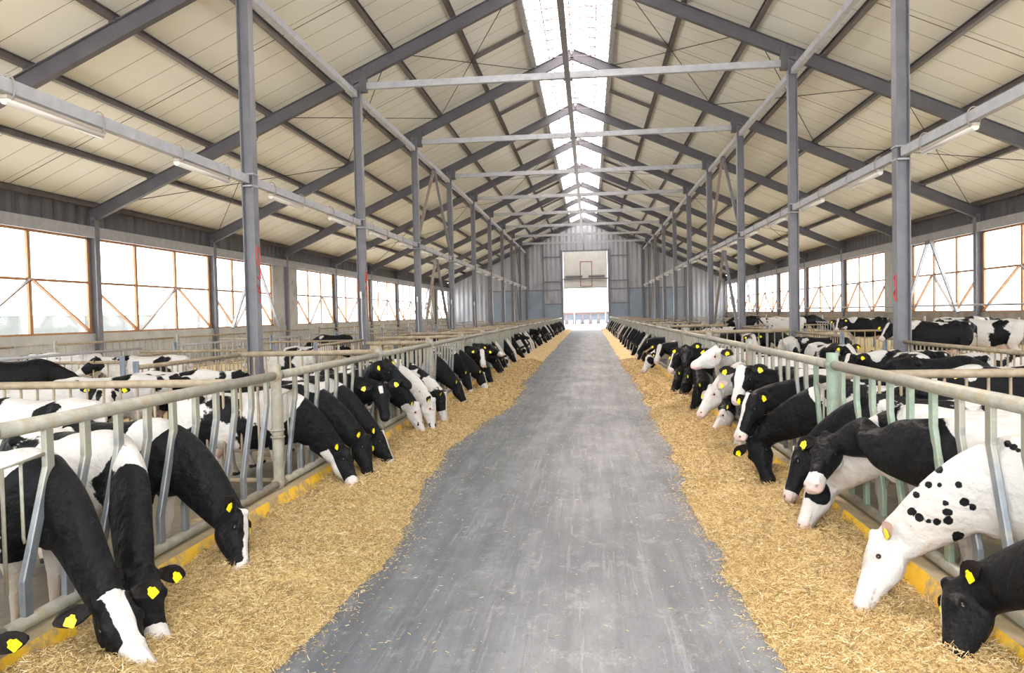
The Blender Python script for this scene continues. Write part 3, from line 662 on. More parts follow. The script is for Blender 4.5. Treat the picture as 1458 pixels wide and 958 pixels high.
def hay_h(s, x, y):
    e = np.interp(y, [q[0] for q in EDGE[s]], [q[1] for q in EDGE[s]])
    P = np.stack([x * 0, y, x * 0], 1)
    e = e + .10 * fbm(P * 1.6, 3 if s < 0 else 4) + .05 * fbm(np.stack([x, y, x*0], 1) * 5, 5)
    d = (x - e) * s                                  # distance into the hay from its aisle edge
    P = np.stack([x, y, x * 0], 1)
    big = fbm(P * 1.5, 11 if s < 0 else 12); med = fbm(P * 4.2, 15 if s < 0 else 16)
    hgt = np.clip(d, 0, None)
    prof = (.14 + .09 * big + .05 * med) * (1 - np.exp(-hgt / .25)) 
    prof = prof + .045 * fbm(P * 9, 21) * (1 - np.exp(-hgt / .1)) + .018 * vnoise(P * 24, 31) * (1 - np.exp(-hgt / .08))
    back = np.clip(((x - FX[s]) * -s - .10) / .25, 0, 1)   # falls off against the kerb
    cov = fbm(np.stack([x*0, y, x*0], 1) * 1.1, 41 if s < 0 else 42)
    prof = prof * (np.clip(.55 + .9 * cov, .1, 1.25) * (1 - back) + back)
    return np.where(d < 0, -.06 + d * .2, prof), d
def grid_mesh(name, xs, ys, zf, mtl):
    X, Y = np.meshgrid(xs, ys); x = X.ravel(); y = Y.ravel(); z = zf(x, y)
    nx, ny = len(xs), len(ys); me = bpy.data.meshes.new(name)
    v = np.stack([x, y, z], 1); i = np.arange((nx - 1) * (ny - 1)); a = i // (nx - 1) * nx + i % (nx - 1)
    f = np.stack([a, a + 1, a + nx + 1, a + nx], 1)
    me.vertices.add(len(v)); me.vertices.foreach_set('co', v.ravel()); me.loops.add(f.size); me.loops.foreach_set('vertex_index', f.ravel())
    me.polygons.add(len(f)); me.polygons.foreach_set('loop_start', np.arange(0, f.size, 4)); me.polygons.foreach_set('loop_total', np.full(len(f), 4))
    me.update(calc_edges=True); me.materials.append(mtl); me.polygons.foreach_set('use_smooth', [True] * len(f)); return me
def straws(name, P, dirs, L, rad, mtl):
    n = len(P); rng = np.random.default_rng(5)
    up = np.tile([0., 0, 1], (n, 1)); sd_ = np.cross(dirs, up); sd_ /= np.linalg.norm(sd_, axis=1)[:, None] + 1e-9; u = np.cross(sd_, dirs)
    vs = []
    for e in (-.5, .5):
        for a in (0, 2.094, 4.189):
            vs.append(P + dirs * (L * e)[:, None] + (sd_ * math.cos(a) + u * math.sin(a)) * rad[:, None])
    v = np.stack(vs, 1).reshape(-1, 3); b0 = np.arange(n)[:, None] * 6
    f = np.concatenate([b0 + np.array([[0, 1, 4, 3]]), b0 + np.array([[1, 2, 5, 4]]), b0 + np.array([[2, 0, 3, 5]])], 0)
    me = bpy.data.meshes.new(name); me.vertices.add(len(v)); me.vertices.foreach_set('co', v.ravel()); me.loops.add(f.size); me.loops.foreach_set('vertex_index', f.ravel())
    me.polygons.add(len(f)); me.polygons.foreach_set('loop_start', np.arange(0, f.size, 4)); me.polygons.foreach_set('loop_total', np.full(len(f), 4)); me.update(calc_edges=True); me.materials.append(mtl); return me
rng = np.random.default_rng(3)
for s in (-1, 1):
    xs = np.linspace(FX[s] - s * .13, FX[s] - s * 2.35, 75)
    ys = np.concatenate([np.arange(2.4, 14, .03), np.arange(14, 32, .07), np.arange(32, 99.5, .3)])
    me = grid_mesh('straw_feed', xs, ys, lambda x, y: FL + hay_h(s, x, y)[0], M_bed)
    bed = tag(link('straw_feed', me), f'chopped straw feed heaped along the {SIDE(s)} feed fence', 'straw', None, 'stuff')
    PP = []; LL = []; RR = []
    for (y0, y1, n, l0, l1, r0) in ((2.6, 9, 60000, .025, .085, .0019), (9, 17, 38000, .035, .10, .003), (17, 34, 26000, .05, .13, .005)):
        y = rng.uniform(y0, y1, n); x = FX[s] - s * rng.uniform(.12, 2.25, n)
        hz, d = hay_h(s, x, y); keep = (d > 0) | ((d > -.35) & (rng.random(n) < np.exp(d * 14) * .5)); 
        z = FL + np.where(d > 0, hz, 0) + rng.uniform(.0, .035, n) ** 1.0; PP.append(np.stack([x, y, z], 1)[keep]); l = rng.uniform(l0, l1, n) * rng.uniform(.4, 1, n) * np.where(d > 0, 1, .55); LL.append(l[keep]); RR.append(np.full(n, r0)[keep])
    P = np.concatenate(PP); L = np.concatenate(LL); rd = np.concatenate(RR); a = rng.uniform(0, 6.283, len(P)); el = rng.normal(0, .45, len(P))
    dr = np.stack([np.cos(a) * np.cos(el), np.sin(a) * np.cos(el), np.sin(el)], 1)
    o = link('loose_strands', straws('loose_strands', P, dr, L, rd, M_straw), bed); tag(o, kind='stuff')
# crumbs and strands scattered on the aisle
n = 1500; y = 3 + 20 * rng.random(n) ** 1.3; x = np.where(rng.random(n) < .75, np.where(rng.random(n) < .5, -1.8 + rng.exponential(.25, n), 1.1 - rng.exponential(.22, n)), rng.uniform(-1.7, 1.0, n))
P = np.stack([x, y, np.full(n, FL + .004)], 1); a = rng.uniform(0, 6.28, n)
o = link('scattered_straw', straws('scattered_straw', P, np.stack([np.cos(a), np.sin(a), a * 0], 1), rng.uniform(.008, .04, n), np.full(n, .002), M_straw)); tag(o, 'straw bits scattered on the grey aisle floor', 'straw', None, 'stuff')

# ------------------------------------------------------------------ dairy cows
def cow_mat():
    m, nt, bs = mat('cow_hide', (.8, .8, .8), .55)
    def attr(n): a = N(nt, 'ShaderNodeAttribute'); a.attribute_name = n; return a.outputs['Fac']
    tc = N(nt, 'ShaderNodeTexCoord')
    no = N(nt, 'ShaderNodeTexNoise', Scale=22, Detail=4, Roughness=.6); nt.links.new(tc.outputs['Object'], no.inputs['Vector'])
    n2 = N(nt, 'ShaderNodeMath', operation='MULTIPLY_ADD'); n2.inputs[1].default_value = .34; n2.inputs[2].default_value = -.17; nt.links.new(no.outputs[0], n2.inputs[0])
    ad = N(nt, 'ShaderNodeMath', operation='ADD'); nt.links.new(attr('patch'), ad.inputs[0]); nt.links.new(n2.outputs[0], ad.inputs[1])
    mr = N(nt, 'ShaderNodeMapRange'); mr.inputs['From Min'].default_value = -.03; mr.inputs['From Max'].default_value = .03; nt.links.new(ad.outputs[0], mr.inputs[0])
    n3 = N(nt, 'ShaderNodeTexNoise', Scale=3.5, Detail=6, Roughness=.7); nt.links.new(tc.outputs['Object'], n3.inputs['Vector'])
    wh = N(nt, 'ShaderNodeMix', data_type='RGBA'); wh.inputs[6].default_value = (.54, .515, .49, 1); wh.inputs[7].default_value = (.50, .37, .25, 1)
    dm = N(nt, 'ShaderNodeMath', operation='MULTIPLY'); nt.links.new(attr('dirt'), dm.inputs[0]); nt.links.new(n3.outputs[0], dm.inputs[1]); nt.links.new(dm.outputs[0], wh.inputs[0])
    bl = N(nt, 'ShaderNodeMix', data_type='RGBA'); bl.inputs[6].default_value = (.004, .0045, .0062, 1); bl.inputs[7].default_value = (.008, .0078, .008, 1); nt.links.new(n3.outputs[0], bl.inputs[0])
    c = N(nt, 'ShaderNodeMix', data_type='RGBA'); nt.links.new(mr.outputs[0], c.inputs[0]); nt.links.new(wh.outputs[2], c.inputs[6]); nt.links.new(bl.outputs[2], c.inputs[7])
    pk = N(nt, 'ShaderNodeMix', data_type='RGBA'); pk.inputs[7].default_value = (.66, .40, .34, 1); nt.links.new(attr('pink'), pk.inputs[0]); nt.links.new(c.outputs[2], pk.inputs[6])
    nz = N(nt, 'ShaderNodeMix', data_type='RGBA'); nz.inputs[7].default_value = (.035, .028, .028, 1); nt.links.new(attr('dark'), nz.inputs[0]); nt.links.new(pk.outputs[2], nz.inputs[6])
    nt.links.new(nz.outputs[2], bs.inputs['Base Color'])
    bp = N(nt, 'ShaderNodeBump', Strength=.25, Distance=.006); nb = N(nt, 'ShaderNodeTexNoise', Scale=160, Detail=3); mp = N(nt, 'ShaderNodeMapping'); mp.inputs['Scale'].default_value = (.4, 1, .6)
    nt.links.new(tc.outputs['Object'], mp.inputs['Vector']); nt.links.new(mp.outputs[0], nb.inputs['Vector']); nt.links.new(nb.outputs[0], bp.inputs['Height'])
    b2 = N(nt, 'ShaderNodeBump', Strength=1.0, Distance=.05); nf = N(nt, 'ShaderNodeTexNoise', Scale=7, Detail=3, Roughness=.5); nt.links.new(tc.outputs['Object'], nf.inputs['Vector'])
    nt.links.new(nf.outputs[0], b2.inputs['Height']); nt.links.new(b2.outputs[0], bp.inputs['Normal']); nt.links.new(bp.outputs[0], bs.inputs['Normal'])
    bs.inputs['Specular IOR Level'].default_value = .13
    return m
M_cow = cow_mat()
def V(*a): return Vector(a)
def sstep(x, a, b): t = np.clip((x - a) / (b - a), 0, 1); return t * t * (3 - 2 * t)
def sgnp(c, e): return math.copysign(abs(c) ** e, c)
def loft(mb, secs, n=18):
    """secs: (centre, side axis, up axis, half width, top, bottom, exponent)"""
    vs = []
    for (c, sx, ux, hw, tp, bt, e) in secs:
        for j in range(n):
            a = 2 * math.pi * j / n; ca, sa = sgnp(math.cos(a), e), sgnp(math.sin(a), e)
            vs.append(c + sx * hw * ca + ux * (tp if sa > 0 else bt) * sa)
    m_ = len(secs)
    fs = [(i*n + j, i*n + (j+1) % n, (i+1)*n + (j+1) % n, (i+1)*n + j) for i in range(m_-1) for j in range(n)]
    fs += [tuple(range(n))[::-1], tuple((m_-1)*n + j for j in range(n))]
    mb.add(vs, fs)
def ell(mb, c, rx_, ry_, rz_, ax=None, n=12):
    X, Y, Z = ax if ax else (V(1,0,0), V(0,1,0), V(0,0,1)); vs = [c + Z * rz_]; k = 7
    for i in range(1, k):
        t = math.pi * i / k
        for j in range(n):
            a = 2 * math.pi * j / n; vs.append(c + X * rx_ * math.sin(t) * math.cos(a) + Y * ry_ * math.sin(t) * math.sin(a) + Z * rz_ * math.cos(t))
    vs.append(c - Z * rz_); L = len(vs) - 1
    fs = [(0, 1 + j, 1 + (j+1) % n) for j in range(n)] + [(1 + (i-1)*n + j, 1 + i*n + j, 1 + i*n + (j+1) % n, 1 + (i-1)*n + (j+1) % n) for i in range(1, k-1) for j in range(n)]
    fs += [(L, 1 + (k-2)*n + (j+1) % n, 1 + (k-2)*n + j) for j in range(n)]
    mb.add(vs, fs)
def cr(keys, t):      # smooth interpolation of keyed tuples (t, a, b, ...)
    for i in range(len(keys) - 1):
        if t <= keys[i+1][0]:
            u = (t - keys[i][0]) / (keys[i+1][0] - keys[i][0]); u = max(0, u)
            p0, p1, p2, p3 = keys[max(i-1, 0)], keys[i], keys[i+1], keys[min(i+2, len(keys)-1)]
            return [p1[k] + .5*u*((p2[k]-p0[k]) + u*((2*p0[k]-5*p1[k]+4*p2[k]-p3[k]) + u*(3*(p1[k]-p2[k])+p3[k]-p0[k]))) for k in range(1, len(p1))]
    return list(keys[-1][1:])
TORSO = [(-.86, 1.20, .05, .06, .07), (-.83, 1.20, .13, .13, .15), (-.76, 1.17, .20, .19, .24), (-.62, 1.10, .265, .27, .30), (-.44, 1.04, .30, .36, .36), (-.2, .98, .325, .38, .38),
         (.05, .95, .355, .41, .40), (.28, .96, .335, .415, .38), (.46, 1.0, .285, .41, .36), (.60, 1.05, .245, .36, .34), (.72, 1.08, .20, .27, .30), (.80, 1.08, .13, .16, .20), (.83, 1.08, .06, .08, .10)]
HEADK = [(-.07, .05, -.04, -.12), (-.04, .085, .005, -.15), (.0, .108, .028, -.185), (.06, .121, .034, -.215), (.12, .128, .032, -.235), (.18, .124, .024, -.235), (.25, .103, .014, -.212),
         (.32, .085, .008, -.180), (.39, .076, .004, -.155), (.45, .084, .002, -.148), (.50, .092, -.004, -.142), (.535, .086, -.018, -.132), (.555, .062, -.040, -.112)]
HS = 1.14        # head scale
def head_frame(P, M, up):
    a = (M - P).normalized(); u = (up - a * up.dot(a)).normalized(); s_ = u.cross(a)   # s_ = the cow's left when facing +x with u up
    return a, u, s_
def cow_body(P, a, u, s_, vox, lying=False):
    mb = MB(); X, Y, Z = V(1,0,0), V(0,1,0), V(0,0,1)
    secs = []
    for i in range(27):
        x = -.86 + 1.69 * i / 26; zc, hw, tp, bt = cr(TORSO, x); secs.append((V(x, 0, zc), Y, Z, max(hw, .03), tp, bt, .86))
    loft(mb, secs, 22)
    # hip and pin bones, shoulders, brisket, belly, udder, thighs
    for sy in (-1, 1):
        ell(mb, V(-.42, sy*.25, 1.30), .07, .05, .06); ell(mb, V(-.77, sy*.13, 1.22), .06, .04, .06)
        ell(mb, V(-.60, sy*.20, .98), .20, .11, .30); ell(mb, V(.50, sy*.20, .98), .17, .085, .30); ell(mb, V(.62, sy*.17, .86), .12, .08, .16)
    ell(mb, V(.68, 0, .80), .15, .13, .17); ell(mb, V(-.36, 0, .62), .17, .14, .13); ell(mb, V(.48, 0, 1.36), .22, .07, .06)
    if not lying:
        for sy in (-1, 1):
            def leg(pts): mb.tube([V(*p[:3]) for p in pts], [p[3] for p in pts], 12)
            leg([(.52, sy*.19, .86, .12), (.50, sy*.18, .68, .10), (.50, sy*.165, .50, .068), (.515, sy*.16, .40, .058), (.50, sy*.16, .32, .045), (.50, sy*.16, .16, .037), (.505, sy*.16, .12, .045), (.535, sy*.16, .06, .05), (.545, sy*.16, .0, .062)])
            leg([(-.58, sy*.19, .92, .18), (-.52, sy*.20, .74, .145), (-.56, sy*.19, .60, .095), (-.66, sy*.18, .50, .066), (-.70, sy*.175, .44, .055), (-.675, sy*.17, .34, .045), (-.645, sy*.17, .17, .04), (-.64, sy*.17, .12, .047), (-.615, sy*.17, .06, .052), (-.605, sy*.17, .0, .064)])
            for q in (-.03, .03): mb.tube([V(-.36 + q*2, sy*.06, .52), V(-.36 + q*2, sy*.06, .45)], .016, 8)
    mb.tube([V(-.82, 0, 1.28), V(-.89, 0, 1.20), V(-.905, 0, 1.0), V(-.90, .01, .8), V(-.895, .01, .62), V(-.89, .01, .5), V(-.885, .01, .40)], [.035, .032, .022, .018, .022, .04, .015], 8)
    # neck
    B = V(.56, 0, 1.08); hb = P - u * .088 * HS + a * .045 * HS
    dn = (hb - B).normalized(); te = (dn * .62 + a * .38).normalized()
    Lb = (hb - B).length
    P1 = B + (X * .75 + dn * .35) * Lb * .34; P2 = hb - te * Lb * .30
    NK = [(0, .18, .33, .36), (.2, .155, .30, .33), (.4, .140, .25, .285), (.6, .128, .210, .250), (.8, .118, .170, .205), (1, .106, .125, .155)]
    secs = []; c0 = None
    for i in range(17):
        t = i / 16; q = B*(1-t)**3 + P1*3*t*(1-t)**2 + P2*3*t*t*(1-t) + hb*t**3
        d = ((P1-B)*3*(1-t)**2 + (P2-P1)*6*t*(1-t) + (hb-P2)*3*t*t).normalized()
        sd0 = (Y * (1-t) + s_ * t); sd0 = (sd0 - d * sd0.dot(d)).normalized(); up_ = d.cross(sd0)
        hw, tp, bt = cr(NK, t); secs.append((q, sd0, up_, hw, tp, bt, .92))
    loft(mb, secs, 18)
    # head
    hs = HS; secs = []
    def HP(t, uu, ss): return P + a * t * hs + u * uu * hs + s_ * ss * hs
    for i in range(23):
        t = -.07 + .635 * i / 22; hw, tp, bt = cr(HEADK, t)
        mid = (tp + bt) / 2; secs.append((P + a * t * hs + u * mid * hs, s_, u, max(hw, .02) * hs * .97, (tp - mid) * hs, (tp - mid) * hs, .84))
    loft(mb, secs, 20)
    for sy in (-1, 1):
        ell(mb, HP(.155, -.020, sy*.104), .042*hs, .026*hs, .024*hs, (a, s_, u))       # brow
        ell(mb, HP(.15, -.145, sy*.085), .09*hs, .036*hs, .07*hs, (a, s_, u))          # cheek
        ell(mb, HP(.50, -.028, sy*.052), .04*hs, .026*hs, .022*hs, (a, s_, u))         # nostril rim
        ell(mb, HP(-.0, -.035, sy*.085), .04*hs, .04*hs, .035*hs, (a, s_, u))          # ear root
    ell(mb, HP(-.015, .02, 0), .04*hs, .05*hs, .032*hs, (a, s_, u))                    # poll
    me = mb.mesh('tmp', M_cow); o = bpy.data.objects.new('tmp', me); col.objects.link(o)
    rm = o.modifiers.new('r', 'REMESH'); rm.mode = 'VOXEL'; rm.voxel_size = vox; rm.use_smooth_shade = True
    sm = o.modifiers.new('s', 'SMOOTH'); sm.factor = .5; sm.iterations = max(2, int(.085 / vox))
    dg = bpy.context.evaluated_depsgraph_get(); dg.update(); ev = o.evaluated_get(dg); out = bpy.data.meshes.new_from_object(ev)
    bpy.data.objects.remove(o); bpy.data.meshes.remove(me)
    # ease the joins of neck, shoulder and barrel, keep the head and legs crisp
    n = len(out.vertices); c = np.empty(n * 3); out.vertices.foreach_get('co', c); c = c.reshape(-1, 3); ne = len(out.edges); e = np.empty(ne * 2, np.int32); out.edges.foreach_get('vertices', e); e = e.reshape(-1, 2)
    dg_ = np.bincount(e.ravel(), minlength=n)[:, None]; rh = np.linalg.norm(c - np.array(P + a * .2), axis=1)
    wgt = (sstep(rh, .30, .45) * sstep(c[:, 2], .60, .75) * sstep(c[:, 0], -.2, .2))[:, None] * .55
    for _ in range(int(60 * (.017 / vox) ** 2) + 6):
        acc = np.stack([np.bincount(e[:, 0], c[e[:, 1], k], n) + np.bincount(e[:, 1], c[e[:, 0], k], n) for k in range(3)], 1) / dg_
        c = c + (acc - c) * wgt
    out.vertices.foreach_set('co', c.ravel()); out.update()
    return out, (B, hb)
def ear_geo(P, a, u, s_, sy, droop, back):
    """leaf shaped cupped ear; returns verts, faces, tag anchor frame"""
    hs = HS; root = P + a * -.0 * hs + u * -.035 * hs + s_ * sy * .112 * hs
    d = (s_ * sy * 1.0 - a * .10 + u * (-.05) - Vector((0, 0, 1)) * droop + back).normalized()
    f = (u * .75 + a * .55); f = (f - d * f.dot(d)).normalized(); wv = d.cross(f).normalized()   # f = open side normal
    K = [(0, .030, .0), (.12, .040, .006), (.3, .056, .014), (.5, .062, .018), (.7, .052, .014), (.86, .032, .008), (.97, .010, .002)]
    L = .215 * hs; vs = []; n = 7; th = .007
    for side_ in (1, -1):
        for (t, hw, cup) in K:
            for j in range(n):
                q = -1 + 2 * j / (n - 1)
                vs.append(root + d * L * t + wv * hw * hs * q + f * (cup * (q * q * 1.6 - .8) + side_ * th * (1 - .7 * q * q)))
    m_ = len(K); fs = []
    for i in range(m_ - 1):
        for j in range(n - 1): fs.append((i*n+j, i*n+j+1, (i+1)*n+j+1, (i+1)*n+j))
    o2 = m_ * n
    fs += [tuple(x + o2 for x in q[::-1]) for q in fs]
    rim = [j for j in range(n)] + [i*n + n-1 for i in range(1, m_)] + [(m_-1)*n + j for j in range(n-2, -1, -1)] + [i*n for i in range(m_-2, 0, -1)]
    for i in range(len(rim)): p, q = rim[i], rim[(i+1) % len(rim)]; fs.append((p, p + o2, q + o2, q))
    return vs, fs, (root + d * L * .50 + f * .012, d, f, wv), o2
def make_cow(P, a, u, s_, vox, pat, lying=False, tags=(1, 1), droop=.15):
    """mesh object (origin on the ground under the body) with ear tags and eyes as children"""
    me, (B, hb) = cow_body(P, a, u, s_, vox, lying)
    nb = len(me.vertices); co = np.empty(nb * 3); me.vertices.foreach_get('co', co); co = co.reshape(-1, 3)
    bm = bmesh.new(); bm.from_mesh(me); anchors = []
    inner = []; allv = []
    for sy in (-1, 1):
        vs, fs, an, o2 = ear_geo(P, a, u, s_, sy, droop + pat.get('droop', 0) , Vector(pat.get('back', (0, 0, 0))))
        bv = [bm.verts.new(v) for v in vs]; allv += vs; inner += [1] * o2 + [0] * (len(vs) - o2)
        for q in fs:
            try: bf = bm.faces.new([bv[i] for i in q]); bf.smooth = True
            except ValueError: pass
        anchors.append(an)
    bm.to_mesh(me); bm.free(); me.name = 'dairy_cow'
    if not me.materials: me.materials.append(M_cow)
    co = np.concatenate([co, np.array([tuple(v) for v in allv])]); n = len(co); isear = np.zeros(n); isear[nb:] = 1; inn = np.zeros(n); inn[nb:] = inner
    # local head coordinates
    rel = co - np.array(P); t = rel @ np.array(a) / HS; uu = rel @ np.array(u) / HS; ss = rel @ np.array(s_) / HS
    hd = ((t > -.09) & (t < .62) & (abs(ss) < .20) & (uu > -.27) & (uu < .12)).astype(float); hw_ = hd * (1 - sstep(-t, .0, .09)) 
    x, y, z = co[:, 0], co[:, 1], co[:, 2]
    nk = np.clip(((co - np.array(B)) @ np.array((hb - B).normalized())) / (hb - B).length, -1, 1.3)
    seed = pat['seed']; sc = pat.get('scale', .42)
    fld = fbm(co / sc + seed * 3.7, seed, 3) * 1.3 + pat.get('bias', .0)
    for (bx, by, bz, br, sg) in pat.get('blobs', []):
        d = np.sqrt(((co - np.array([bx, by, bz])) ** 2).sum(1)); k = 1 - sstep(d, br * .75, br * 1.25); fld = fld * (1 - k) + sg * .8 * k
    if 'neck' in pat:
        k = sstep(nk, pat.get('nk0', .05), pat.get('nk0', .05) + .12) * (x > .35); fld = fld * (1 - k) + k * pat['neck']
    for (px_, py_, pz_, br) in pat.get('spots', []):
        d = np.sqrt(((co - np.array([px_, py_, pz_])) ** 2).sum(1)); fld = np.maximum(fld, (br - d) * 9)
    if pat.get('rays'):
        nr = np.zeros(nb * 3); me.vertices.foreach_get('normal', nr) if False else None
        for (o0, d0, br, sg) in pat['rays']:
            v_ = co - np.array(o0); d0 = np.array(d0); tl = v_ @ d0; dist = np.sqrt(np.maximum((v_ ** 2).sum(1) - tl ** 2, 0))
            near0 = tl[dist < .12].min() if (dist < .12).any() else 0
            hit = (tl < near0 + .16)
            fld = np.where(hit, np.maximum(fld, (br - dist) * 14) if sg > 0 else np.minimum(fld, (dist - br) * 14), fld)
    belly = sstep(-z, -.66, -.56) * (x < .9) * (1 - hd); fld = fld * (1 - belly) - .5 * belly
    # head
    ht = pat.get('head', 'blaze'); hf = np.full(n, .7)
    wn = fbm(np.stack([t, ss, uu], 1) * 9 + seed, seed + 50, 2) * .018
    if ht in ('blaze', 'wide'):
        wb = .036 if ht == 'blaze' else .062
        width = wb + .03 * sstep(t, .0, -.02) - .012 * sstep(t, .15, .3) + .03 * sstep(t, .42, .5)
        hf = np.where(uu > -.075 + .0 * t, (abs(ss + wn + pat.get('off', 0)) - width) * 14, .6)
        hf = np.where((t < -.02), .6, hf); mz = sstep(t, .44, .50); hf = hf * (1 - mz) - .5 * mz
        if ht == 'wide': ck = sstep(t, .30, .36); hf = hf * (1 - ck) - .5 * ck
    elif ht == 'star':
        hf = (np.maximum(abs(ss + wn) * 1.9, abs(t - .10) * .9) - .055) * 12; hf = np.where(uu > -.04, hf, .6)
    elif ht == 'white': hf = -.6 + 0 * t; hf = np.maximum(hf, fbm(co * 14 + seed, seed + 9, 2) * 1.2 - pat.get('clean', .85))
    elif ht == 'patch':   # white head with black eye patches
        hf = (.105 - np.sqrt((t - .17) ** 2 + (uu + .09) ** 2 * .8)) * 12 + wn * 20; hf = np.where(abs(ss) < .045, -.6, hf); hf = np.where(t < .02, np.maximum(hf, .5), hf)
    elif ht == 'nose': hf = np.where(t > .40 + wn, -.5, .6)
    if pat.get('jaw'): k = sstep(-uu, .13, .17) ; hf = hf * (1 - k) - .5 * k
    fld = fld * (1 - hw_) + hf * hw_
    earc = pat.get('ears', 1 if ht != 'white' else -1); fld = np.where(isear > 0, earc * .6, fld)
    rim = pat.get('rim', 0)
    fld = np.clip(fld, -1, 1)
    pink = sstep(t, .47, .52) * hw_ * (pat.get('mz', .5)) * (fld < .1) + inn * .55 * (earc < 0) + inn * .015
    ud = np.exp(-(((co - np.array([-.36, 0, .58])) / np.array([.2, .17, .17])) ** 2).sum(1)); pink = np.maximum(pink, (ud > .45) * .6 * (isear == 0) * (hd == 0))
    dark = np.zeros(n)
    for sy in (-1, 1):
        dark = np.maximum(dark, hw_ * (1 - sstep(np.sqrt(((t - .528) / 1.0) ** 2 + ((uu + .032) / .9) ** 2 + ((ss - sy * .052) / 1.4) ** 2), .008, .018)))
        er = np.sqrt((t - .165) ** 2 + (uu + .05) ** 2 + (ss - sy * .12) ** 2)
        if ht in ('white',): pink = np.maximum(pink, hw_ * .6 * (1 - sstep(er, .03, .05)))
    dark = np.maximum(dark, hw_ * (t > .36) * (1 - sstep(abs(uu + .098 + (t - .4) * .02), .002, .007)) * .4 * (uu < -.05))
    dark = np.maximum(dark, (z < .055) * (hd == 0) * (isear == 0) * 1.0 * (x < .9))
    if ht in ('star', 'black'): dark = np.maximum(dark, sstep(t, .48, .52) * hw_ * .3)
    dirt = np.clip((.95 - z) * 1.6, 0, 1) * (1 - hd) * .95
    for nm_, arr in (('patch', fld), ('pink', np.clip(pink, 0, 1)), ('dark', np.clip(dark, 0, 1)), ('dirt', dirt)):
        at_ = me.attributes.new(nm_, 'FLOAT', 'POINT'); at_.data.foreach_set('value', arr.astype(np.float32))
    me.polygons.foreach_set('use_smooth', [True] * len(me.polygons))
    o = link('dairy_cow', me)
    # eyes
    for sy in (-1, 1):
        c = MB(); e = P + (a * .163 - u * .050 + s_ * sy * .121) * HS; ell(c, e, .021, .012, .019, (a, s_, u), 12); c.build('eye', M_eye, o, True)
    for i, sy in enumerate((-1, 1)):
        if not tags[i]: continue
        p, d, f, wv = anchors[i]; dn_ = (V(0, 0, -1) * .75 + d * .45 - u * .1); dn_ = (dn_ - f * dn_.dot(f)).normalized(); sx = dn_.cross(f)
        c = MB(); hw0, hh_ = .034, .080; pr = [(-.012, 0), (.012, 0), (.020, .018), (hw0, .026), (hw0, hh_ - .006), (hw0 - .006, hh_), (-hw0 + .006, hh_), (-hw0, hh_ - .006), (-hw0, .026), (-.020, .018)]
        vs = [p + f * (.012 + k * .004 + q[1] * .05) + sx * q[0] + dn_ * (q[1] - .012) for k in (0, 1) for q in pr]; nn = len(pr)
        c.add(vs, [tuple(range(nn))[::-1], tuple(range(nn, 2*nn))] + [(j, (j+1) % nn, (j+1) % nn + nn, j + nn) for j in range(nn)])
        tg = c.build('ear_tag', M_tag, o)
        if vox < .022:
            c = MB(); ell(c, p + f * .018, .008, .008, .005, (sx, dn_, f), 8); c.build('stud', M_tagd, tg, True)
    return o
CS = .93
def place(o, x, y, hd, s=CS, z=FL + .03): o.location = (x, y, z); o.rotation_euler = (0, 0, hd); o.scale = (s, s, s)
GAPS = {}
for s in (-1, 1):
    p0, bay, f0, pit, ns_ = FZ[s]
    GAPS[s] = [p0 + k * bay + f0 + pit * (i + .5) - .10 for k in range(-2, 21) for i in range(ns_ - 1) if 2.4 < p0 + k * bay + f0 + pit * (i + .5) < YG - 2]
def assign(side, ys, mind=.74):
    """give every cow of the row its own gap in the fence, in order, at least one body width apart"""
    G = GAPS[side]; n = len(ys); od = sorted(range(n), key=lambda i: ys[i]); INF = 1e9
    cost = [[INF] * len(G) for _ in range(n)]; prev = [[-1] * len(G) for _ in range(n)]
    for r in range(n):
        best = (INF, -1); j2 = 0
        for j, g in enumerate(G):
            c = (g - ys[od[r]]) ** 2
            if r == 0: cost[r][j] = c; continue
            while j2 < len(G) and G[j2] <= g - mind:
                if cost[r-1][j2] < best[0]: best = (cost[r-1][j2], j2)
                j2 += 1
            cost[r][j] = best[0] + c; prev[r][j] = best[1]
    j = min(range(len(G)), key=lambda q: cost[n-1][q]); res = [0] * n
    for r in range(n - 1, -1, -1): res[od[r]] = G[j]; j = prev[r][j]
    return res
QUEUE = []
def hero(side, mz, poll, yb, pat, label, **kw): QUEUE.append((side, mz, poll, yb, pat, label, kw))
def head_points(side, mz, poll, s=CS, zm=None, Xm=None, xpoll=None, far=False, **kw):
    Mw = at(*mz, 'Z', zm) if zm is not None else at(*mz, 'X', Xm)
    HL = .545 * HS * s; dv = ray(*poll).normalized(); O = Vector((0, 0, CAMH)); w_ = Mw - O; tb = w_.dot(dv); perp2 = w_.length_squared - tb * tb
    if perp2 < HL * HL:
        q = math.sqrt(HL * HL - perp2); cand = [O + dv * (tb + q), O + dv * (tb - q)]
        Pw = max(cand, key=lambda c: c.y) if far else max(cand, key=lambda c: c.x * side) if xpoll is None else min(cand, key=lambda c: abs(c.x - xpoll))
    else: Pw = O + dv * tb
    return Mw, Pw
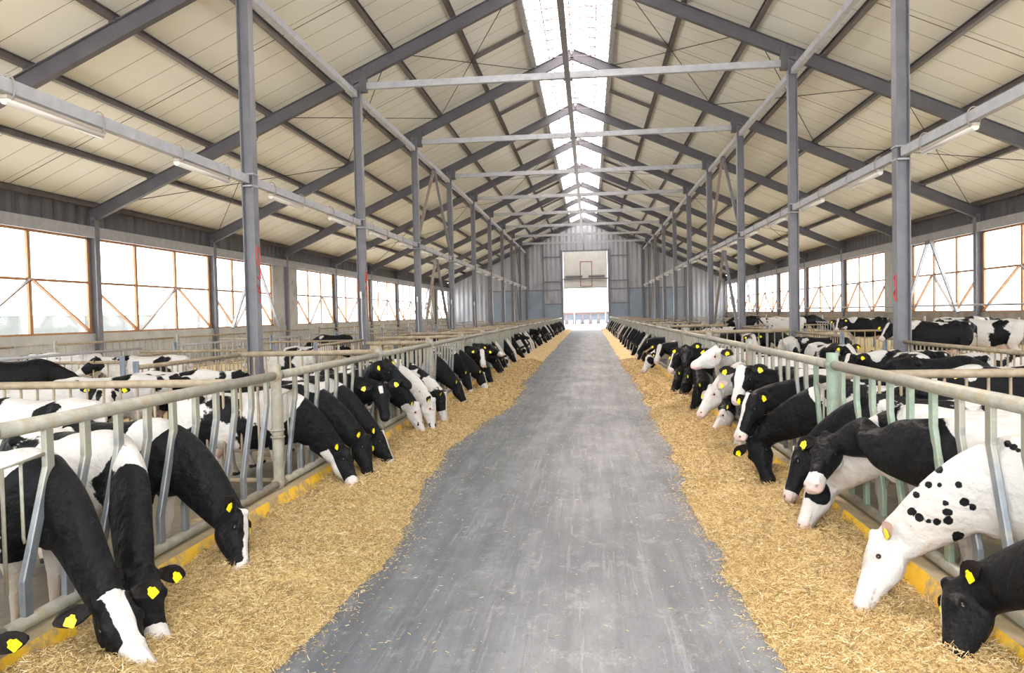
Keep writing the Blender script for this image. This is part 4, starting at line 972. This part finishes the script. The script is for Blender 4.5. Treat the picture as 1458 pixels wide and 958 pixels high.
def build_hero(side, mz, poll, yb, pat, label, zm=None, Xm=None, xpoll=None, far=False, up=None, hd=0.0, vox=.017, xb=None, tags=(1, 1), droop=.15, s=CS, group=None):
    """mz, poll: picture pixels of muzzle tip and poll; the muzzle is put on plane z=zm or x=Xm, the poll at head length from it"""
    Mw, Pw = head_points(side, mz, poll, s, zm, Xm, xpoll, far)
    ang = math.atan2((Pw.y - yb), abs(Pw.x - FX[side]) + .25) * (1 if side < 0 else -1)
    h0 = (0 if side < 0 else math.pi) + max(-.38, min(.38, ang * .55))
    if yb is None: yb = Pw.y
    X0 = FX[side] - math.cos(h0) * .78 * s; yb = yb - math.sin(h0) * .78 * s
    loc = Vector((X0, yb, FL + .03)); Rm = Matrix.Rotation(-h0, 3, 'Z')
    P = Rm @ (Pw - loc) / s; M = Rm @ (Mw - loc) / s
    if up is None:
        up_ = Rm @ V(-side * 1.0, .42 if Pw.y < 9 else .12, .4)
    else: up_ = Rm @ Vector(up)
    a, u, s_ = head_frame(P, M, up_)
    if 'px' in pat:
        O_ = Vector((0, 0, CAMH)); dd = (Pw - O_).length
        pat['rays'] = [(tuple(Rm @ (O_ - loc) / s), tuple(Rm @ ray(q[0], q[1]).normalized()), q[2] / FPX * dd / s, q[3] if len(q) > 3 else 1) for q in pat['px']]
    o = make_cow(P, a, u, s_, vox, pat, tags=tags, droop=droop); place(o, X0, yb, h0, s)
    tag(o, label, 'cow', group)
    if DBG: print('HERO', label[:40], 'y', round(yb, 2), 'M', [round(v, 2) for v in Mw], 'P', [round(v, 2) for v in Pw], 'local', [round(v, 2) for v in P])
    return o
ZH = FL + .10
L, Rr = -1, 1
DBG = False
# --- left row, from the camera
hero(L, (-24, 1035), (-56, 930), 3.55, dict(seed=3, head='black', neck=.6), 'black cow at the bottom left corner, only its tagged ear in the picture', zm=ZH, up=(.7, -.7, .4))
hero(L, (212, 955), (160, 850), 4.55, dict(seed=11, bias=-.55, head='wide', neck=.7, nk0=-.12, blobs=[(.25, 0, 1.1, .5, -1), (.9,0,1.0,.25,1)]), 'nearest left cow with a white blaze down its black face, two yellow tags', zm=ZH, up=(.75, -.6, .4))
hero(L, (236, 915), (206, 812), 5.30, dict(seed=17, bias=-.1, head='nose', neck=.6, nk0=.25, blobs=[(.45, 0, 1.25, .33, -1), (.9,0,1.1,.18,-1)]), 'black-necked cow with white shoulders, head half hidden behind the blazed one', zm=ZH, up=(.8, -.4, .4))
hero(L, (357, 818), (346, 732), 6.35, dict(seed=23, bias=-.1, head='blaze', off=.03, neck=.7, nk0=-.05, blobs=[(.55, 0, 1.2, .28, -1), (.0, 0, 1.2, .42, 1), (-.7, 0, 1.2, .3, -1)]), 'cow with a white saddle patch, black head down by the yellow kerb', zm=ZH, hd=-.05)
hero(L, (513, 692), (494, 643), 9.55, dict(seed=29, head='nose', neck=.7, jaw=True, blobs=[(.60, 0, 1.32, .25, -1)]), 'black-necked cow with a white withers patch just past the left post', zm=ZH, hd=-.10)
hero(L, (532, 678), (524, 624), 10.75, dict(seed=31, head='black', neck=.8, bias=.2), 'all black head eating, large neck crossing the fence, third post bay left', zm=ZH, hd=-.08)
hero(L, (565, 662), (543, 617), 11.55, dict(seed=37, head='blaze', neck=.8, bias=.1), 'black cow eating with a narrow white blaze, left row beside all-black head', zm=ZH, hd=-.05)
hero(L, (549, 594), (541, 548), 12.35, dict(seed=41, head='star', neck=.8, bias=.2, back=(0, 0, .1)), 'black cow with white forehead star looking at the camera over the straw', Xm=-3.05, up=(.3, -.9, .3), far=True, droop=-.02)
hero(L, (589, 548), (550, 515), 13.3, dict(seed=43, head='black', neck=.8, bias=.1), 'black cow on the left holding its head high, muzzle pointing right', Xm=-2.75, up=(.1, -.1, 1), xpoll=-3.25)
hero(L, (607, 617), (594, 576), 13.95, dict(seed=47, head='white', neck=.5, bias=.0, clean=.5, jaw=True, ears=1, blobs=[(1.05, 0, .6, .22, -1)]), 'cow with black neck and white throat, spotted white face in the straw', zm=ZH, hd=-.08)
hero(L, (622, 614), (617, 570), 14.8, dict(seed=53, head='white', bias=-.15, clean=.55, ears=1, scale=.25), 'spotted cow with a white face, second of the three pale faces on the left', zm=ZH)
hero(L, (638, 601), (633, 560), 15.9, dict(seed=59, head='wide', bias=-.05, scale=.3, ears=1), 'black and white cow, third of the pale faces, ear sticking right', zm=ZH)
hero(L, (667, 575), (655, 546), 18.0, dict(seed=61, head='blaze', neck=.8, bias=.3), 'black cow eating alone past the pale faces on the left', zm=ZH, vox=.022)
hero(L, (675, 559), (668, 533), 19.2, dict(seed=67, head='blaze', neck=.8, bias=.3), 'black cow behind the lone black one, small white mark between the eyes', zm=ZH, vox=.022)
hero(L, (697, 556), (688, 532), 20.9, dict(seed=71, head='wide', neck=.8, bias=.2), 'black cow with broad white blaze below the pair of raised heads', zm=ZH, vox=.022)
hero(L, (704, 547), (696, 524), 22.0, dict(seed=73, head='black', neck=.8, bias=.2), 'black cow eating directly under the raised blazed face on the left', zm=ZH, vox=.022)
hero(L, (689, 520), (686, 499), 23.2, dict(seed=79, head='wide', neck=.8), 'cow with a white blaze lifting its face to the camera, left row', Xm=-3.0, up=(.3, -.9, .3), far=True, vox=.022, droop=-.02)
hero(L, (717, 503), (698, 492), 24.4, dict(seed=83, head='nose', neck=.7), 'cow lifting its head sideways behind the blazed face, pale muzzle right', Xm=-2.6, up=(.1, 0, 1), xpoll=-3.1, vox=.022)
hero(L, (717, 534), (708, 511), 25.3, dict(seed=89, head='black', neck=.8), 'black cow with one round tag eating below the raised pair', zm=ZH, vox=.022)
# --- right row, from the camera
hero(Rr, (1338, 958), (1352, 835), 4.45, dict(seed=5, head='blaze', off=.05, neck=.85, bias=.3), 'nearest right cow, glossy black with a white streak on its forehead', zm=ZH - .02, hd=.10)
wsp = [(1275,763,8),(1295,757,3),(1306,690,3),(1305,704,4),(1330,655,5),(1337,668,5),(1322,690,4),(1309,737,5),(1334,743,4),(1322,742,3),(1350,741,5),(1347,729,4),(1365,765,7),(1373,715,5),(1385,722,4),(1365,690,4),(1351,729,4),(1298,728,5),(1293,750,3),(1435,632,4),(1443,636,4),(1450,641,3),(1340,785,4),(1262,812,4),(1267,814,3),(1360,798,4),(1346,716,3),(1338,690,3)]
hero(Rr, (1209, 868), (1246, 765), 5.85, dict(seed=7, head='white', neck=-.8, nk0=-.5, bias=-1.6, clean=1.3, px=wsp, ears=-1, mz=.35), 'white cow with scattered small black neck spots, pinkish eye, head in straw', zm=ZH - .02, hd=.14)
hero(Rr, (1131, 752), (1156, 684), 7.20, dict(seed=13, head='patch', neck=-.4, bias=-.3), 'cow with white face and black eye patch, low beside the yellow kerb', zm=ZH, hd=.1)
hero(Rr, (1151, 690), (1176, 622), 6.75, dict(seed=19, head='nose', neck=.7, jaw=True, bias=.25, blobs=[(.35, 0, 1.25, .3, -1)]), 'black cow with a white muzzle holding its neck level over the patched one', Xm=1.95, up=(-.35, -.1, .95), xpoll=2.2, hd=.05)
hero(Rr, (1112, 709), (1135, 640), 8.05, dict(seed=27, head='blaze', neck=.8, bias=.1), 'black cow with a wide white stripe down its nose, muzzle near the straw', zm=ZH + .1)
hero(Rr, (1090, 687), (1070, 628), 9.2, dict(seed=33, head='black', neck=.85, bias=.2), 'all black cow, face straight down, yellow tags at the top of its head', zm=ZH, up=(-.8, -.6, .4))
hero(Rr, (1046, 622), (1067, 563), 10.0, dict(seed=39, head='blaze', neck=.85, bias=.2), 'black cow with a white stripe, nose held just above the straw, pink muzzle', Xm=1.75, up=(-.8, -.3, .5), xpoll=2.0)
hero(Rr, (1042, 636), (1060, 595), 10.8, dict(seed=45, head='nose', neck=.4), 'cow with a low pink muzzle under the one with the striped nose', zm=ZH + .05, vox=.02)
hero(Rr, (1046, 572), (1056, 524), 11.6, dict(seed=49, head='wide', neck=.2, bias=-.1, ears=1), 'cow facing the camera with broad white blaze, black cheeks and raised head', Xm=1.9, up=(-.5, -.8, .35), far=True, droop=0)
hero(Rr, (984, 517), (1018, 497), 13.0, dict(seed=51, head='white', neck=-.5, clean=.62, bias=-.2, ears=1), 'white-headed cow with small black cheek spots raising its face leftwards', Xm=1.55, up=(-.1, -.1, 1), xpoll=2.0)
hero(Rr, (992, 588), (1012, 552), 12.3, dict(seed=55, head='white', neck=-.6, clean=1.2, bias=-.6), 'pinkish white cow reaching down below the raised white head', Xm=1.6, up=(-.7, -.1, .6), xpoll=1.95)
hero(Rr, (1010, 614), (1027, 589), 11.2, dict(seed=57, head='white', neck=.3, clean=.7, ears=1), 'cow with a white face and black cheek bent low under the white heads', zm=ZH, vox=.02)
hero(Rr, (981, 584), (990, 553), 13.9, dict(seed=63, head='black', neck=.85, bias=.2), 'black cow with its nose in the straw left of the pinkish head', zm=ZH, vox=.02)
hero(Rr, (964, 566), (974, 541), 15.0, dict(seed=69, head='black', neck=.8, bias=.1), 'black cow eating beneath the black face turned to the camera', zm=ZH, vox=.022)
hero(Rr, (974, 519), (976, 494), 15.9, dict(seed=75, head='black', neck=.8, bias=.1), 'black cow with raised face turned straight to the camera, right row', Xm=1.9, up=(-.4, -.9, .3), far=True, vox=.022, droop=-.02)
hero(Rr, (953, 560), (962, 536), 16.9, dict(seed=77, head='star', neck=.8), 'dark cow eating, small white mark between its eyes, right row', zm=ZH, vox=.022)
hero(Rr, (950, 528), (962, 500), 18.0, dict(seed=85, head='blaze', neck=.6), 'cow with a white streak leaning out in mid right row', Xm=1.6, up=(-.7, -.2, .5), xpoll=1.9, vox=.022)
hero(Rr, (933, 515), (940, 492), 19.2, dict(seed=87, head='wide', neck=.7), 'cow showing a white heart-shaped blaze, right row', Xm=1.9, up=(-.4, -.9, .3), far=True, vox=.022)
hero(Rr, (913, 528), (924, 505), 20.4, dict(seed=91, head='patch', neck=-.2, bias=-.1, scale=.3), 'spotted pale face with dark eye patches in the right row', Xm=1.5, up=(-.7, -.2, .5), xpoll=1.8, vox=.022)
hero(Rr, (902, 507), (920, 484), 22.5, dict(seed=93, head='black', neck=.8), 'black cow stretching its head out to the aisle on the right', Xm=1.5, up=(-.6, 0, .7), xpoll=1.9, vox=.022)

LASTY = {}
for side in (-1, 1):
    qs = [q for q in QUEUE if q[0] == side]
    ys = assign(side, [head_points(q[0], q[1], q[2], **q[6])[1].y + (q[6].get('dy', 0)) for q in qs]); LASTY[side] = max(ys)
    for q, y in zip(qs, ys):
        kw = dict(q[6]); kw.pop('dy', 0); build_hero(q[0], q[1], q[2], y, q[4], q[5], **kw)
# --- shared meshes for the long rows and the pens
def local_cow(P, M, up, pat, vox=.034, **k):
    P, M = V(*P), V(*M); a, u, s_ = head_frame(P, M, V(*up)); return make_cow(P, a, u, s_, vox, pat, **k)
PR = []
low = [((1.30, .03, .58), (1.52, .06, .08)), ((1.26, -.10, .62), (1.45, -.22, .10)), ((1.32, .12, .55), (1.50, .22, .06)), ((1.22, 0, .66), (1.50, .02, .20))]
heads = ['blaze', 'black', 'wide', 'blaze', 'patch', 'white', 'star', 'black', 'blaze']
for i in range(9):
    p, q = low[i % 4]; PR.append(local_cow(p, q, (1, 0, .5), dict(seed=101 + i * 7, head=heads[i], bias=(.15, .45, .0, -.15, -.1, -.45, .3, .5, .0)[i], neck=(.7, .8, .7, .3, -.1, -.6, .8, .8, .8)[i])))
for i, (p, q, up) in enumerate((((1.25, .05, 1.25), (1.55, .30, .92), (.6, .3, .7)), ((1.20, -.05, 1.32), (1.68, -.08, 1.20), (0, 0, 1)), ((1.22, .0, 1.12), (1.42, -.35, .78), (.6, -.5, .6)))):
    PR.append(local_cow(p, q, up, dict(seed=201 + i * 7, head=('wide', 'black', 'patch')[i], bias=(.1, .3, -.1)[i], neck=(.6, .8, .2)[i])))
ST = []
for i, (p, q, up) in enumerate((((1.22, .0, 1.36), (1.62, .06, 1.06), (.5, 0, .8)), ((1.18, .22, 1.30), (1.40, .60, 1.0), (.3, .3, .8)), ((1.28, 0, .98), (1.62, .0, .62), (.7, 0, .7)), ((1.20, -.2, 1.32), (1.45, -.58, 1.05), (.3, -.3, .8)))):
    ST.append(local_cow(p, q, up, dict(seed=301 + i * 5, head=('wide', 'blaze', 'black', 'patch')[i], bias=(-.25, .05, .25, -.5)[i], scale=(.42, .38, .5, .16)[i]), vox=.03))
used = set()
COLX = [XM - W1, XM + W1]
def put(proto, x, y, hd, label, group, s=CS, z=FL + .03):
    for cx in COLX:                                  # keep the animals clear of the columns
        cy = FY(round((y - Y0) / D)); ex = abs(math.cos(hd)) * .9 + .5; ey = abs(math.sin(hd)) * .9 + .5
        if abs(x - cx) < ex and abs(y - cy) < ey: y = cy + (ey + .05) * (1 if y >= cy else -1)
    if proto.name in used:
        o = proto.copy(); col.objects.link(o)
        for ch in proto.children: c = ch.copy(); c.parent = o; col.objects.link(c)
    else: used.add(proto.name); o = proto
    place(o, x, y, hd, s, z); tag(o, label, 'cow', group); return o
rg = random.Random(4)
hn = {0: 'blazed', 1: 'black', 2: 'broad-blazed', 3: 'piebald', 4: 'patch-eyed', 5: 'pale', 6: 'starred', 7: 'black', 8: 'blazed', 9: 'raised', 10: 'raised black', 11: 'raised piebald'}
for s, gap in ((L, 1.30), (Rr, 1.12)):
    y = LASTY[s] + .9
    while y < YG - 3.5:
        y = min(GAPS[s], key=lambda g: abs(g - y))
        k = rg.choice([0, 1, 2, 3, 4, 6, 7, 8, 0, 1, 8, 5, 9, 10, 11] if y < 60 else range(9))
        x = FX[s] + s * (.79 * CS + rg.uniform(-.02, .08)); hd = (0 if s < 0 else math.pi) + rg.uniform(-.10, .10)
        near_ = 'middle' if y < 45 else ('far' if y < 75 else 'farthest')
        put(PR[k], x, y, hd, f'black and white cow feeding in the {near_} stretch of the {SIDE(s)} row', f'cows in the {near_} stretch of the {SIDE(s)} feed row', CS * rg.uniform(.96, 1.03))
        y += max(.80, gap * rg.uniform(.7, 1.3) * (1.6 if rg.random() < .12 else 1))
# --- cows in the pens behind
def pen(px, py, y, hdeg, k, label, group=None, z=1.28):
    """back of the cow at a picture pixel, on the plane y"""
    p = at(px, py, 'Y', y); put(ST[k], p.x, y, R(hdeg), label, group, z=(BEDZ[1 if p.x > 0 else -1] + .02) if abs(p.x - XM) > 8.9 else FL + .03)
pen(100, 500, 18.5, 188, 3, 'large white cow with small black spots standing along the left wall fence')
pen(215, 515, 16.0, 200, 0, 'piebald cow with tagged ear beyond the grey post on the left')
pen(20, 520, 15.0, 20, 2, 'cow with black rump at the far left edge of the pens')
pen(60, 545, 10.8, 3, 3, 'white cow with black saddle patches behind the near left gate')
pen(60, 590, 8.4, 176, 0, 'white cow with dark flank standing just behind the near left rail')
pen(250, 545, 13.0, 10, 1, 'cow half hidden by the barred fence before the first left column')
pen(410, 505, 19.5, 160, 0, 'piebald cow with pinkish legs right of the first left column')
pen(475, 470, 33, 185, 2, 'black cow standing against the light far left, ears up')
pen(150, 560, 11.9, 30, 1, 'cow with a yellow tag between gate and slatted fence, left pens')
for i, (px, py, y, hdeg, k) in enumerate(((690, 478, 52, 90, 0), (655, 482, 44, 0, 1), (600, 482, 36, 180, 2), (730, 474, 62, 180, 3), (440, 500, 24, 20, 1))):
    pen(px, py, y, hdeg, k, 'small distant cow in the left pens beyond the feeding row', 'distant cows in the left pens')
pen(1408, 468, 20.5, 148, 0, 'piebald cow with white face and two tags facing the camera, right pens')
pen(1335, 475, 19.6, 165, 1, 'piebald cow seen from the side right of the big right column')
pen(1365, 462, 25.0, 5, 1, 'cow standing behind the white rail on the right, black neck')
pen(1170, 478, 23.5, 175, 2, 'black cow standing near the white-legged ones, right pens')
pen(1190, 470, 24.5, 82, 3, 'pale cow with white legs seen from behind, right pens')
pen(1090, 474, 32.0, 20, 2, 'black cow with white stripe standing in the right pens, mid distance')
pen(1235, 475, 29.0, 182, 1, 'black cow by the stained wall, right pens')
pen(1430, 545, 11.5, 185, 1, 'white-backed cow behind the near right gate rail')
pen(1330, 500, 13.5, 4, 2, 'cow with dark back and white line behind the green post')
pen(1290, 505, 15.5, 176, 1, 'cow with black and white back in front of the big right column')
pen(1420, 520, 14.5, 10, 1, 'cow standing behind the barred fence at the right edge')
for i, (px, py, y, hdeg, k) in enumerate(((1040, 470, 40, 180, 0), (1005, 462, 48, 10, 1), (985, 462, 55, 180, 3), (1060, 465, 44, 200, 2), (960, 458, 64, 0, 0), (1120, 468, 36, 170, 3), (1145, 462, 41, 10, 2))):
    pen(px, py, y, hdeg, k, 'small distant cow in the right pens beyond the feeding row', 'distant cows in the right pens')
# second rank of cows whose backs show above the right fence
for i in range(14):
    y = 16 + i * 4.1 + rg.uniform(-1, 1); put(ST[rg.randrange(4)], XRF + rg.uniform(2.9, 3.4), y, rg.choice([R(90), R(-90), R(80)]) + rg.uniform(-.2, .2), 'cow waiting behind the feeding cows on the right', 'cows waiting behind the right feeding row')
